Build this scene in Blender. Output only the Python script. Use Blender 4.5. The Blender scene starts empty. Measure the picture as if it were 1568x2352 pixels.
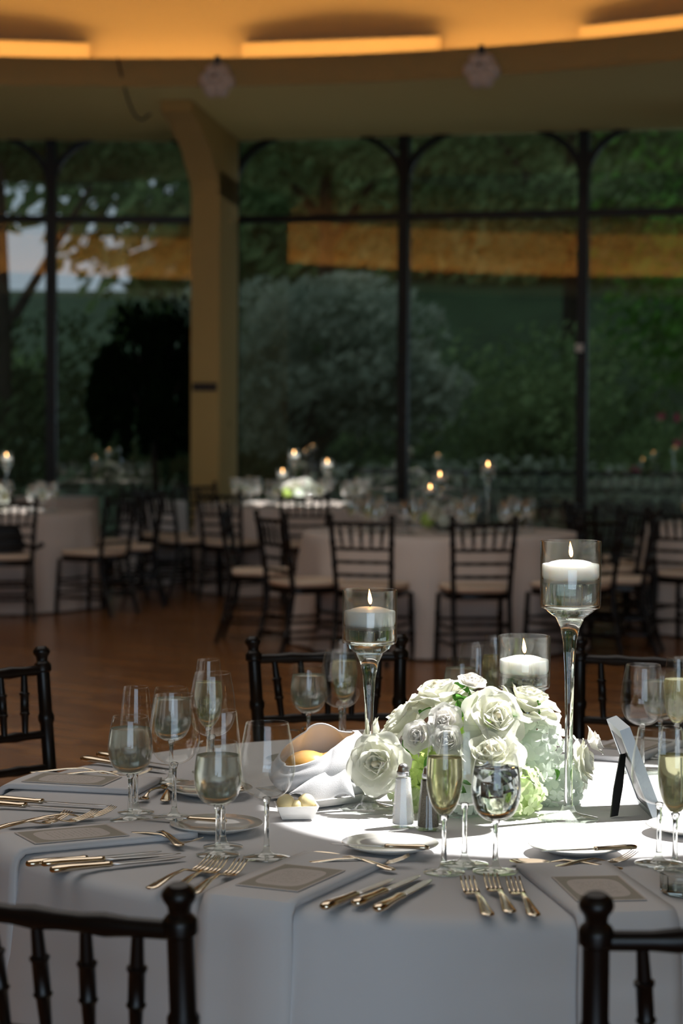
import bpy, math, random
from mathutils import Vector, Matrix, Quaternion
R = math.radians; PI = math.pi
rnd = random.Random(7)
sc = bpy.context.scene
col = sc.collection

# ------------------------------------------------------------------ camera
F = 4840.0                                   # focal length in pixels of the 1568 x 2352 frame
CAMZ = 1.47; PITCH = math.atan(202 / F); ROLL = R(0.35)
CAMROT = Matrix.Rotation(PI / 2 - PITCH, 3, 'X') @ Matrix.Rotation(ROLL, 3, 'Z')
cd = bpy.data.cameras.new('camera'); cam = bpy.data.objects.new('camera', cd); col.objects.link(cam)
cam.location = (0, 0, CAMZ); cam.rotation_euler = CAMROT.to_euler()
cd.sensor_fit = 'VERTICAL'; cd.sensor_height = 36; cd.lens = 36 * F / 2352
cd.clip_end = 300
cd.dof.use_dof = True; cd.dof.focus_distance = 3.82; cd.dof.aperture_fstop = 4.6
sc.camera = cam
sc.view_settings.view_transform = 'Standard'; sc.view_settings.look = 'None'
sc.view_settings.gamma = 1; sc.view_settings.use_curve_mapping = False
sc.view_settings.exposure = 0.0
sc.cycles.use_denoising = True
sc.cycles.max_bounces = 12; sc.cycles.transmission_bounces = 12
sc.cycles.transparent_max_bounces = 40; sc.cycles.glossy_bounces = 6
sc.cycles.sample_clamp_indirect = 4.0
sc.cycles.caustics_refractive = False; sc.cycles.caustics_reflective = False

# ------------------------------------------------------------------ sky and large lights
w = bpy.data.worlds.new('overcast_sky'); sc.world = w; w.use_nodes = True
bg = w.node_tree.nodes['Background']; bg.inputs[0].default_value = (0.66, 0.76, 0.95, 1); bg.inputs[1].default_value = 0.95

def area_light(name, loc, target, sx, sy, power, color):
    l = bpy.data.lights.new(name, 'AREA'); l.shape = 'RECTANGLE'; l.size = sx; l.size_y = sy
    l.energy = power; l.color = color
    o = bpy.data.objects.new(name, l); col.objects.link(o); o.location = loc
    o.rotation_euler = (Vector(target) - Vector(loc)).to_track_quat('-Z', 'Y').to_euler()
    return o
# daylight through the tall windows behind the photographer
area_light('rear_window_daylight', (0.55, -5.55, 2.1), (0.4, 4.0, 0.7), 5.6, 3.4, 190, (0.60, 0.80, 1.0))
# soft daylight falling from the skylight in the crown of the dome
area_light('roof_skylight', (-1.9, 7.7, 6.34), (-1.9, 7.7, 0), 7.0, 8.4, 200, (1.0, 0.93, 0.86))
# narrow pin spot in the dome aimed at the centrepiece
sl = bpy.data.lights.new('pin_spot', 'SPOT'); sl.energy = 3700; sl.color = (1.0, 0.98, 0.95)
sl.spot_size = R(11.6); sl.spot_blend = 0.06; sl.shadow_soft_size = 0.018
so = bpy.data.objects.new('pin_spot', sl); col.objects.link(so); so.location = (2.45, 4.75, 5.10)
so.rotation_euler = (Vector((0.43, 3.94, 0.76)) - so.location).to_track_quat('-Z', 'Y').to_euler()

def beam(name, loc, target, power, deg):
    l = bpy.data.lights.new(name, 'SPOT'); l.energy = power; l.color = (1.0, 0.98, 0.95); l.spot_size = R(deg); l.spot_blend = 0.1; l.shadow_soft_size = 0.02
    o = bpy.data.objects.new(name, l); col.objects.link(o); o.location = loc
    o.rotation_euler = (Vector(target) - Vector(loc)).to_track_quat('-Z', 'Y').to_euler(); return o
beam('far_table_spot', (0.9, 15.3, 5.2), (-0.36, 18.55, 0.85), 3200, 9.5)
beam('left_table_spot', (-1.2, 14.0, 5.2), (-2.80, 16.75, 0.85), 2200, 9.5)
# ------------------------------------------------------------------ pixel helpers (frame 1568 x 2352)
def ray(px, py):
    return CAMROT @ Vector(((px - 784) / F, -(py - 1176) / F, -1))
def on_z(px, py, z):
    d = ray(px, py); t = (z - CAMZ) / d.z
    return Vector((d.x * t, d.y * t, z))
def at_y(px, py, Y):
    d = ray(px, py); t = Y / d.y
    return Vector((d.x * t, Y, CAMZ + d.z * t))
ZT = 0.76                                     # height of every cloth top
def tab(px, py, dz=0.0):
    v = on_z(px, py, ZT); v.z += dz; return v

# ------------------------------------------------------------------ materials
def nodes(name):
    m = bpy.data.materials.new(name); m.use_nodes = True
    nt = m.node_tree; return m, nt, nt.nodes, nt.links
def pbr(name, color, rough=0.5, metal=0.0, noise=0.0, scale=40.0, bump=0.0, bscale=None, coat=0.0, spec=0.5, trans=0.0, ior=1.45, sheen=0.0, subs=0.0):
    m, nt, N, L = nodes(name); b = N['Principled BSDF']
    b.inputs['Base Color'].default_value = (*color, 1); b.inputs['Roughness'].default_value = rough
    b.inputs['Metallic'].default_value = metal; b.inputs['Specular IOR Level'].default_value = spec
    b.inputs['Coat Weight'].default_value = coat; b.inputs['Transmission Weight'].default_value = trans
    b.inputs['IOR'].default_value = ior; b.inputs['Sheen Weight'].default_value = sheen
    if subs: b.inputs['Subsurface Weight'].default_value = subs; b.inputs['Subsurface Radius'].default_value = (0.03, 0.027, 0.024); b.inputs['Subsurface Scale'].default_value = 1.0
    if noise or bump:
        tc = N.new('ShaderNodeTexCoord'); t = N.new('ShaderNodeTexNoise'); t.inputs['Scale'].default_value = scale; t.inputs['Detail'].default_value = 5
        L.new(tc.outputs['Object'], t.inputs['Vector'])
        if noise:
            r = N.new('ShaderNodeMixRGB'); L.new(t.outputs['Fac'], r.inputs[0])
            r.inputs[1].default_value = (*[max(0, c * (1 - noise)) for c in color], 1)
            r.inputs[2].default_value = (*[min(1, c * (1 + noise)) for c in color], 1)
            L.new(r.outputs[0], b.inputs['Base Color'])
        if bump:
            t2 = N.new('ShaderNodeTexNoise'); t2.inputs['Scale'].default_value = bscale or scale
            L.new(tc.outputs['Object'], t2.inputs['Vector'])
            bp = N.new('ShaderNodeBump'); bp.inputs['Strength'].default_value = bump; bp.inputs['Distance'].default_value = 0.01
            L.new(t2.outputs['Fac'], bp.inputs['Height']); L.new(bp.outputs[0], b.inputs['Normal'])
    return m
def thin_glass(name, tint=(0.97, 0.98, 0.97), base=0.045, edge=0.75, power=3.5, rough=0.0):
    m, nt, N, L = nodes(name); N.remove(N['Principled BSDF']); out = N['Material Output']
    tr = N.new('ShaderNodeBsdfTransparent'); tr.inputs[0].default_value = (*tint, 1)
    gl = N.new('ShaderNodeBsdfGlossy'); gl.inputs['Roughness'].default_value = rough; gl.inputs[0].default_value = (1, 1, 1, 1)
    lw = N.new('ShaderNodeLayerWeight'); lw.inputs[0].default_value = 0.5
    p = N.new('ShaderNodeMath'); p.operation = 'POWER'; p.inputs[1].default_value = power
    ma = N.new('ShaderNodeMath'); ma.operation = 'MULTIPLY_ADD'; ma.inputs[1].default_value = edge; ma.inputs[2].default_value = base
    mx = N.new('ShaderNodeMixShader')
    L.new(lw.outputs['Facing'], p.inputs[0]); L.new(p.outputs[0], ma.inputs[0]); L.new(ma.outputs[0], mx.inputs[0])
    L.new(tr.outputs[0], mx.inputs[1]); L.new(gl.outputs[0], mx.inputs[2]); L.new(mx.outputs[0], out.inputs[0])
    return m
def solid_glass(name, color=(1, 1, 1), ior=1.45, rough=0.0, milky=0.0, milkcol=(0.9, 0.9, 0.9)):
    m, nt, N, L = nodes(name); N.remove(N['Principled BSDF']); out = N['Material Output']
    g = N.new('ShaderNodeBsdfGlass'); g.inputs['Color'].default_value = (*color, 1); g.inputs['IOR'].default_value = ior; g.inputs['Roughness'].default_value = rough
    if milky:
        d = N.new('ShaderNodeBsdfTranslucent'); d.inputs[0].default_value = (*milkcol, 1)
        e = N.new('ShaderNodeBsdfDiffuse'); e.inputs[0].default_value = (*milkcol, 1)
        ad = N.new('ShaderNodeMixShader'); L.new(d.outputs[0], ad.inputs[1]); L.new(e.outputs[0], ad.inputs[2])
        mx = N.new('ShaderNodeMixShader'); mx.inputs[0].default_value = milky
        L.new(g.outputs[0], mx.inputs[1]); L.new(ad.outputs[0], mx.inputs[2]); L.new(mx.outputs[0], out.inputs[0])
    else:
        L.new(g.outputs[0], out.inputs[0])
    return m
def petal_mat(name, color, trans=0.45, vary=0.06):
    m, nt, N, L = nodes(name); N.remove(N['Principled BSDF']); out = N['Material Output']
    d = N.new('ShaderNodeBsdfDiffuse'); t = N.new('ShaderNodeBsdfTranslucent'); mx = N.new('ShaderNodeMixShader'); mx.inputs[0].default_value = trans
    tc = N.new('ShaderNodeTexCoord'); n = N.new('ShaderNodeTexNoise'); n.inputs['Scale'].default_value = 9
    c = N.new('ShaderNodeMixRGB'); c.inputs[1].default_value = (*[x * (1 - vary) for x in color], 1); c.inputs[2].default_value = (*[min(1, x * (1 + vary)) for x in color], 1)
    L.new(tc.outputs['Object'], n.inputs['Vector']); L.new(n.outputs['Fac'], c.inputs[0])
    L.new(c.outputs[0], d.inputs[0]); L.new(c.outputs[0], t.inputs[0])
    L.new(d.outputs[0], mx.inputs[1]); L.new(t.outputs[0], mx.inputs[2]); L.new(mx.outputs[0], out.inputs[0])
    return m
def leaf_mat(name, c1, c2, scale=3.0, trans=0.35):
    m, nt, N, L = nodes(name); N.remove(N['Principled BSDF']); out = N['Material Output']
    d = N.new('ShaderNodeBsdfDiffuse'); t = N.new('ShaderNodeBsdfTranslucent'); mx = N.new('ShaderNodeMixShader'); mx.inputs[0].default_value = trans
    tc = N.new('ShaderNodeTexCoord'); n = N.new('ShaderNodeTexNoise'); n.inputs['Scale'].default_value = scale
    c = N.new('ShaderNodeMixRGB'); c.inputs[1].default_value = (*c1, 1); c.inputs[2].default_value = (*c2, 1)
    rp = N.new('ShaderNodeMapRange'); rp.inputs[1].default_value = 0.3; rp.inputs[2].default_value = 0.7
    L.new(tc.outputs['Object'], n.inputs['Vector']); L.new(n.outputs['Fac'], rp.inputs[0]); L.new(rp.outputs[0], c.inputs[0])
    L.new(c.outputs[0], d.inputs[0]); L.new(c.outputs[0], t.inputs[0])
    L.new(d.outputs[0], mx.inputs[1]); L.new(t.outputs[0], mx.inputs[2]); L.new(mx.outputs[0], out.inputs[0])
    return m
def emit(name, color, s):
    m, nt, N, L = nodes(name); N.remove(N['Principled BSDF'])
    e = N.new('ShaderNodeEmission'); e.inputs[0].default_value = (*color, 1); e.inputs[1].default_value = s
    L.new(e.outputs[0], N['Material Output'].inputs[0]); return m
def flame_mat():
    m, nt, N, L = nodes('candle_flame'); N.remove(N['Principled BSDF'])
    e = N.new('ShaderNodeEmission'); tc = N.new('ShaderNodeTexCoord'); sp = N.new('ShaderNodeSeparateXYZ'); cr = N.new('ShaderNodeValToRGB')
    cr.color_ramp.elements[0].position = 0.0; cr.color_ramp.elements[0].color = (1.0, 0.28, 0.05, 1)
    a = cr.color_ramp.elements.new(0.3); a.color = (1.0, 0.62, 0.25, 1)
    cr.color_ramp.elements[-1].position = 1.0; cr.color_ramp.elements[-1].color = (1.0, 0.30, 0.05, 1)
    L.new(tc.outputs['Generated'], sp.inputs[0]); L.new(sp.outputs['Z'], cr.inputs[0]); L.new(cr.outputs[0], e.inputs[0])
    e.inputs[1].default_value = 24.0
    L.new(e.outputs[0], N['Material Output'].inputs[0]); return m
def floor_mat():
    m, nt, N, L = nodes('parquet'); b = N['Principled BSDF']
    tc = N.new('ShaderNodeTexCoord'); mp = N.new('ShaderNodeMapping'); mp.inputs['Rotation'].default_value = (0, 0, R(38))
    br = N.new('ShaderNodeTexBrick'); br.inputs['Scale'].default_value = 1.0; br.inputs['Brick Width'].default_value = 0.55; br.inputs['Row Height'].default_value = 0.085
    br.inputs['Mortar Size'].default_value = 0.0025; br.inputs['Color1'].default_value = (0.26, 0.095, 0.027, 1); br.inputs['Color2'].default_value = (0.46, 0.19, 0.056, 1); br.inputs['Mortar'].default_value = (0.05, 0.02, 0.01, 1)
    n = N.new('ShaderNodeTexNoise'); n.inputs['Scale'].default_value = 3.0; n.inputs['Detail'].default_value = 6
    mp2 = N.new('ShaderNodeMapping'); mp2.inputs['Scale'].default_value = (1, 9, 1); mp2.inputs['Rotation'].default_value = (0, 0, R(38))
    mx = N.new('ShaderNodeMixRGB'); mx.blend_type = 'MULTIPLY'; mx.inputs[0].default_value = 0.6
    L.new(tc.outputs['Object'], mp.inputs[0]); L.new(mp.outputs[0], br.inputs['Vector']); L.new(tc.outputs['Object'], mp2.inputs[0]); L.new(mp2.outputs[0], n.inputs['Vector'])
    cr = N.new('ShaderNodeValToRGB'); cr.color_ramp.elements[0].color = (0.5, 0.5, 0.5, 1); cr.color_ramp.elements[1].color = (1.25, 1.25, 1.25, 1)
    L.new(n.outputs['Fac'], cr.inputs[0]); L.new(br.outputs['Color'], mx.inputs[1]); L.new(cr.outputs[0], mx.inputs[2]); L.new(mx.outputs[0], b.inputs['Base Color'])
    b.inputs['Roughness'].default_value = 0.24; b.inputs['Specular IOR Level'].default_value = 0.45
    return m
def menu_mat():
    m, nt, N, L = nodes('menu_print'); b = N['Principled BSDF']; b.inputs['Roughness'].default_value = 0.7
    tc = N.new('ShaderNodeTexCoord'); sp = N.new('ShaderNodeSeparateXYZ'); L.new(tc.outputs['Object'], sp.inputs[0])
    def mth(op, a, bb=None):
        n = N.new('ShaderNodeMath'); n.operation = op
        if hasattr(a, 'node'): L.new(a, n.inputs[0])
        else: n.inputs[0].default_value = a
        if bb is not None:
            if hasattr(bb, 'node'): L.new(bb, n.inputs[1])
            else: n.inputs[1].default_value = bb
        return n.outputs[0]
    ax = mth('ABSOLUTE', sp.outputs['X']); ay = mth('ABSOLUTE', sp.outputs['Y'])
    # printed scalloped border of fine stripes round a plain oval-cornered field
    q = mth('ADD', mth('POWER', mth('DIVIDE', ax, 0.041), 4.0), mth('POWER', mth('DIVIDE', ay, 0.062), 4.0))
    bord = mth('GREATER_THAN', q, 1.0)
    edge = mth('LESS_THAN', mth('MAXIMUM', mth('DIVIDE', ax, 0.050), mth('DIVIDE', ay, 0.080)), 1.0)
    stripe = mth('GREATER_THAN', mth('SINE', mth('MULTIPLY', mth('ADD', sp.outputs['X'], sp.outputs['Y']), 1400.0)), -0.15)
    wv = N.new('ShaderNodeTexNoise'); wv.inputs['Scale'].default_value = 420
    L.new(tc.outputs['Object'], wv.inputs['Vector'])
    lines = mth('GREATER_THAN', mth('SINE', mth('MULTIPLY', sp.outputs['Y'], 780.0)), 0.45)
    txt = mth('MULTIPLY', mth('MULTIPLY', lines, mth('GREATER_THAN', wv.outputs['Fac'], 0.5)), mth('MULTIPLY', mth('LESS_THAN', ax, 0.03), mth('LESS_THAN', ay, 0.045)))
    ink = mth('ADD', mth('MULTIPLY', mth('MULTIPLY', bord, edge), mth('ADD', 0.45, mth('MULTIPLY', stripe, 0.4))), mth('MULTIPLY', txt, 0.45))
    mx = N.new('ShaderNodeMixRGB'); L.new(ink, mx.inputs[0]); mx.inputs[1].default_value = (0.62, 0.56, 0.52, 1); mx.inputs[2].default_value = (0.24, 0.22, 0.15, 1)
    L.new(mx.outputs[0], b.inputs['Base Color']); return m

M = {}
M['cloth'] = pbr('white_linen', (0.72, 0.71, 0.72), 0.85, bump=0.15, bscale=900, sheen=0.15)
M['bgcloth'] = pbr('blush_linen', (0.76, 0.66, 0.60), 0.9, noise=0.04, scale=6)
M['napkin'] = pbr('napkin_cotton', (0.76, 0.75, 0.76), 0.85, bump=0.1, bscale=700)
M['wood'] = pbr('dark_mahogany', (0.007, 0.004, 0.003), 0.33, noise=0.35, scale=20, spec=0.4)
M['cushion'] = pbr('ivory_cushion', (0.85, 0.67, 0.51), 0.9, noise=0.06, scale=30)
M['glass'] = thin_glass('clear_thin_glass')
M['rimglass'] = thin_glass('clear_glass_cylinder', (0.95, 0.97, 0.95), 0.06, 0.8, 3.0)
M['stem'] = solid_glass('stem_glass', (0.98, 0.99, 0.98), 1.45)
M['water'] = solid_glass('clear_water', (0.96, 0.98, 0.97), 1.33)
M['coldwater'] = solid_glass('iced_water', (0.93, 0.94, 0.90), 1.33, 0.18, 0.16, (0.80, 0.78, 0.66))
M['wine'] = solid_glass('sparkling_wine', (0.95, 0.93, 0.74), 1.34, 0.06, 0.22, (0.80, 0.78, 0.52))
M['ice'] = solid_glass('ice', (0.97, 0.98, 1.0), 1.31, 0.05, 0.12)
M['wax'] = pbr('candle_wax', (0.90, 0.89, 0.88), 0.5, subs=1.0)
M['flame'] = flame_mat()
M['wick'] = pbr('wick', (0.02, 0.015, 0.01), 0.9)
M['silver'] = pbr('polished_silver', (0.84, 0.71, 0.54), 0.14, metal=1.0)  # plain silver; warm reflection of the orange cove put into its colour
M['steel'] = pbr('brushed_steel', (0.62, 0.63, 0.64), 0.3, metal=1.0)
M['pewter'] = pbr('dull_pewter', (0.30, 0.33, 0.35), 0.45, metal=0.8)
M['china'] = pbr('white_china', (0.74, 0.72, 0.68), 0.12, coat=0.6)
M['rose'] = petal_mat('ivory_petal', (0.86, 0.86, 0.76))
M['rosein'] = petal_mat('cream_inner_petal', (0.86, 0.80, 0.62))
M['carn'] = petal_mat('white_petal', (0.86, 0.84, 0.80))
M['hyd_w'] = petal_mat('white_hydrangea', (0.80, 0.86, 0.78))
M['hyd_g'] = petal_mat('lime_hydrangea', (0.60, 0.76, 0.24))
M['hyd_p'] = petal_mat('pale_green_hydrangea', (0.74, 0.84, 0.52))
M['stemgreen'] = leaf_mat('flower_green', (0.05, 0.16, 0.03), (0.12, 0.28, 0.05), 40, 0.2)
M['menu'] = menu_mat()
M['black'] = pbr('black_satin', (0.012, 0.013, 0.012), 0.35)
M['iron'] = pbr('black_iron', (0.010, 0.011, 0.010), 0.5)
M['mullion'] = pbr('dark_bronze', (0.010, 0.010, 0.009), 0.45)
M['plaster'] = pbr('ochre_plaster', (0.58, 0.41, 0.16), 0.8, noise=0.03, scale=8)
M['dome'] = pbr('cream_plaster', (0.60, 0.47, 0.29), 0.9, noise=0.03, scale=2)
M['roofwood'] = pbr('dark_roof_boards', (0.05, 0.042, 0.035), 0.8)
M['soffit'] = pbr('plaster_in_green_light', (0.85, 0.76, 0.36), 0.85)  # same paint as the fascia; brighter greenish light worked into the colour
M['wallpaint'] = pbr('olive_wall', (0.16, 0.17, 0.10), 0.8)
M['pane'] = thin_glass('tinted_window_glass', (0.68, 0.72, 0.69), 0.11, 0.5, 4.0)
M['cove'] = emit('warm_cove_tube', (1.0, 0.55, 0.165), 28.0)
M['whiteplastic'] = pbr('white_plastic', (0.85, 0.82, 0.80), 0.4)
M['lampbody'] = pbr('lamp_housing', (0.85, 0.74, 0.66), 0.4)
M['lens'] = pbr('led_lens', (0.25, 0.24, 0.24), 0.15, coat=0.5)
M['bread'] = pbr('glazed_bread', (0.62, 0.33, 0.09), 0.35, noise=0.45, scale=18, coat=0.4)
M['butter'] = pbr('butter', (0.80, 0.66, 0.36), 0.5, subs=0.2)
M['salt'] = pbr('salt_grains', (0.92, 0.92, 0.92), 0.9, bump=0.4, bscale=900, subs=0.8)
M['pepper'] = pbr('pepper_grains', (0.16, 0.14, 0.11), 0.9, noise=0.8, scale=500)
M['floor'] = floor_mat()
M['bark'] = pbr('bark', (0.035, 0.026, 0.018), 0.9, noise=0.4, scale=8)
M['leafdark'] = leaf_mat('dark_leaves', (0.04, 0.07, 0.03), (0.12, 0.18, 0.08))
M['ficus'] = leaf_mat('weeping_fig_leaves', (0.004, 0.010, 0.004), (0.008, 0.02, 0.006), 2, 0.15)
M['leafmid'] = leaf_mat('mid_green_leaves', (0.09, 0.17, 0.06), (0.34, 0.46, 0.20), 1.2)
M['leafgrey'] = leaf_mat('grey_green_leaves', (0.22, 0.28, 0.20), (0.52, 0.56, 0.42), 1.5)
M['leafbright'] = leaf_mat('bright_leaves', (0.10, 0.28, 0.05), (0.24, 0.50, 0.10), 1.0)
M['pink'] = petal_mat('pink_azalea', (0.55, 0.05, 0.14), 0.3)
M['lawn'] = pbr('mossy_ground', (0.05, 0.09, 0.035), 0.95, noise=0.5, scale=1.2)
M['paving'] = pbr('pale_paving', (0.30, 0.30, 0.28), 0.9, noise=0.2, scale=2)
M['pot'] = pbr('terracotta', (0.10, 0.06, 0.04), 0.8)
M['bag'] = pbr('black_leather', (0.008, 0.008, 0.009), 0.5)

# ------------------------------------------------------------------ mesh builder
class MB:
    def __init__(s): s.v = []; s.f = []; s.mi = []; s.cur = 0
    def add(s, vs, fs):
        o = len(s.v); s.v += [tuple(x) for x in vs]; s.f += [tuple(i + o for i in f) for f in fs]; s.mi += [s.cur] * len(fs); return s
    def box(s, x0, x1, y0, y1, z0, z1, M4=None):
        vs = [Vector((x, y, z)) for z in (z0, z1) for y in (y0, y1) for x in (x0, x1)]
        if M4: vs = [M4 @ v for v in vs]
        return s.add(vs, [(0, 2, 3, 1), (4, 5, 7, 6), (0, 1, 5, 4), (2, 6, 7, 3), (0, 4, 6, 2), (1, 3, 7, 5)])
    def lathe(s, prof, n=24, c=(0, 0, 0)):
        """prof: list of (r, z); r=0 at the ends closes the surface"""
        vs = []; fs = []; rows = []
        for r, z in prof:
            if r <= 1e-7: rows.append([len(vs)]); vs.append((c[0], c[1], c[2] + z))
            else:
                rows.append(list(range(len(vs), len(vs) + n)))
                vs += [(c[0] + r * math.cos(2 * PI * k / n), c[1] + r * math.sin(2 * PI * k / n), c[2] + z) for k in range(n)]
        for a, b in zip(rows, rows[1:]):
            for k in range(n):
                k2 = (k + 1) % n
                if len(a) == 1 and len(b) == 1: continue
                if len(a) == 1: fs.append((a[0], b[k2], b[k]))
                elif len(b) == 1: fs.append((a[k], a[k2], b[0]))
                else: fs.append((a[k], a[k2], b[k2], b[k]))
        return s.add(vs, fs)
    def tube(s, pts, rad, n=8, caps=True):
        pts = [Vector(p) for p in pts]; m = len(pts); rad = rad if isinstance(rad, (list, tuple)) else [rad] * m
        vs = []; fs = []; up = None
        for i, p in enumerate(pts):
            t = (pts[min(i + 1, m - 1)] - pts[max(i - 1, 0)]).normalized()
            if up is None:
                up = Vector((0, 0, 1)) if abs(t.z) < 0.9 else Vector((1, 0, 0))
            a = (up - t * up.dot(t))
            if a.length < 1e-6: a = t.orthogonal()
            a.normalize(); b = t.cross(a); up = a
            vs += [p + (a * math.cos(2 * PI * k / n) + b * math.sin(2 * PI * k / n)) * rad[i] for k in range(n)]
        for i in range(m - 1):
            for k in range(n):
                k2 = (k + 1) % n; fs.append((i * n + k, i * n + k2, (i + 1) * n + k2, (i + 1) * n + k))
        if caps: fs.append(tuple(range(n - 1, -1, -1))); fs.append(tuple((m - 1) * n + k for k in range(n)))
        return s.add(vs, fs)
    def loft(s, secs, n=8):
        """sections (x, half width y, z, half height) -> elliptical bar along x"""
        vs = []; fs = []
        for x, hw, z, hh in secs:
            vs += [(x, hw * math.cos(2 * PI * k / n), z + hh * math.sin(2 * PI * k / n)) for k in range(n)]
        m = len(secs)
        for i in range(m - 1):
            for k in range(n):
                k2 = (k + 1) % n; fs.append((i * n + k, (i + 1) * n + k, (i + 1) * n + k2, i * n + k2))
        fs.append(tuple(range(n))); fs.append(tuple((m - 1) * n + k for k in range(n - 1, -1, -1)))
        return s.add(vs, fs)
    def grid(s, fn, nu, nv, closed_u=False):
        vs = []; fs = []; cu = nu if closed_u else nu + 1
        for j in range(nv + 1):
            for i in range(cu): vs.append(fn(i / nu, j / nv))
        for j in range(nv):
            for i in range(nu):
                a = j * cu + i; b = j * cu + (i + 1) % cu; fs.append((a, b, b + cu, a + cu))
        return s.add(vs, fs)
    def ellipsoid(s, c, r, nu=14, nv=8):
        pr = [(math.sin(PI * j / nv), -math.cos(PI * j / nv)) for j in range(nv + 1)]
        t = MB().lathe([(max(0, a) if 0 < j < nv else 0, b) for j, (a, b) in enumerate(pr)], nu)
        return s.add([(c[0] + x * r[0], c[1] + y * r[1], c[2] + z * r[2]) for x, y, z in t.v], t.f)
    def merge(s, o, M4):
        return s.add([M4 @ Vector(v) for v in o.v], o.f)
    def mesh(s, name, mats, smooth=True, sharp=None):
        me = bpy.data.meshes.new(name); me.from_pydata(s.v, [], s.f); me.update()
        mats = mats if isinstance(mats, list) else [mats]
        for m in mats: me.materials.append(M[m])
        if len(mats) > 1: me.polygons.foreach_set('material_index', s.mi)
        if smooth: me.shade_smooth()
        if sharp: me.set_sharp_from_angle(angle=R(sharp))
        return me
    def build(s, name, mats, parent=None, smooth=True, sharp=40):
        return link(name, s.mesh(name, mats, smooth, sharp if smooth else None), parent)
def link(name, data, parent=None, loc=None, rot=None, scale=None, mat4=None):
    o = bpy.data.objects.new(name, data); col.objects.link(o)
    if parent: o.parent = parent
    if mat4 is not None: o.matrix_local = mat4
    if loc is not None: o.location = loc
    if rot is not None: o.rotation_euler = rot
    if scale is not None: o.scale = scale if hasattr(scale, '__len__') else (scale,) * 3
    return o
def tag(o, label, cat, group=None, kind=None):
    if label: o['label'] = label
    if cat: o['category'] = cat
    if group: o['group'] = group
    if kind: o['kind'] = kind
    return o
def thing(name, label, cat, loc=(0, 0, 0), rz=0.0, group=None):
    o = bpy.data.objects.new(name, None); col.objects.link(o); o.empty_display_size = 0.05
    o.location = loc; o.rotation_euler = (0, 0, rz); return tag(o, label, cat, group)
KIDS = {}
def copy_tree(o, parent=None):
    c = o.copy(); col.objects.link(c)
    if parent: c.parent = parent; c.matrix_parent_inverse = o.matrix_parent_inverse
    for ch in list(o.children): copy_tree(ch, c)
    return c
used = set()
def place(proto, loc, rz, label, group=None, cat=None):
    """the first call moves the prototype itself, later calls copy it with its parts"""
    o = proto if proto.name not in used else copy_tree(proto)
    used.add(proto.name)
    o.location = loc; o.rotation_euler = (0, 0, rz); o['label'] = label
    if cat: o['category'] = cat
    if group: o['group'] = group
    elif 'group' in o: del o['group']
    return o
def structure(o): o['kind'] = 'structure'; return o

# ================================================================== THE ROOM
POLY = [(-1.22, 21.2), (3.89, 19.88), (7.93, 16.49), (10.08, 11.67), (9.9, 6.4), (7.42, 1.73), (3.15, -1.37), (-2.05, -2.29),
        (-7.1, -0.83), (-11.0, 2.7), (-13.0, 7.6), (-12.6, 12.9), (-10.0, 17.4), (-6.5, 21.2)]
POLY = [(x, y if y > 12 else 12 - (12 - y) * 1.32) for x, y in POLY]
SOFF = 4.285; CR = (-1.9, 7.7); EA, EB = 8.65, 10.1          # oval cove: centre and half axes
mb = MB(); mb.add([(x, y, 0) for x, y in POLY][::-1], [tuple(range(len(POLY)))])
mb.add([(x, y, -0.12) for x, y in POLY], [tuple(range(len(POLY)))])
structure(mb.build('floor', 'floor', smooth=False))

ceil = thing('ceiling', None, None, (CR[0], CR[1], 0)); structure(ceil)
NSEG = 160
def oval(prof, n=NSEG):
    """prof: (share of the half axes, extra radius, z)"""
    mb = MB(); vs = []; fs = []
    for k_, dr, z in prof: vs += [((EA * k_ + dr) * math.cos(2 * PI * i / n), (EB * k_ + dr) * math.sin(2 * PI * i / n), z) for i in range(n)]
    for j in range(len(prof) - 1):
        for i in range(n): i2 = (i + 1) % n; fs.append((j * n + i, j * n + i2, (j + 1) * n + i2, (j + 1) * n + i))
    return mb.add(vs, fs)
def oval_hit(px, dr):
    u = (px - 784) / F; a, b = EA + dr, EB + dr
    A = (u / a) ** 2 + 1 / b ** 2; B = -2 * (u * CR[0] / a ** 2 + CR[1] / b ** 2); C = (CR[0] / a) ** 2 + (CR[1] / b) ** 2 - 1
    Y = (-B + math.sqrt(B * B - 4 * A * C)) / (2 * A); X = u * Y
    return Vector((X, Y, 0)), math.atan2((Y - CR[1]) / b ** 2, (X - CR[0]) / a ** 2) - PI / 2
oval([(1, 0, SOFF), (1, -0.03, SOFF + 0.03), (1, -0.035, SOFF + 0.07), (1, -0.035, 4.50), (1, -0.02, 4.52), (1, 0.05, 4.52), (1, 0.05, 4.36)]).build('cove_fascia', 'plaster', ceil)
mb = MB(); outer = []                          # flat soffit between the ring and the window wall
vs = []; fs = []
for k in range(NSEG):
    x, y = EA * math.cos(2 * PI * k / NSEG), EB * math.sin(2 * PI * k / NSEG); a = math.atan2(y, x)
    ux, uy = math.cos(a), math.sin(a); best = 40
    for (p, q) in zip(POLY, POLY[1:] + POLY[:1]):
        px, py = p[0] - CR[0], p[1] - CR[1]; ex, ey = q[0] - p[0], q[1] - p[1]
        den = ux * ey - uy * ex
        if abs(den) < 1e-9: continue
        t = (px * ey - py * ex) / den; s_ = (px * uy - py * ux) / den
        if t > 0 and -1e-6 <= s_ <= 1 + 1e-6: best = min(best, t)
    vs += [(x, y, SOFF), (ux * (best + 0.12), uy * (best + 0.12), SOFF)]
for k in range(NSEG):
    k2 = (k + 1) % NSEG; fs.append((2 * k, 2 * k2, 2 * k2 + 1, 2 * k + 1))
mb.add(vs, fs).build('soffit', 'soffit', ceil, smooth=False)
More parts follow.
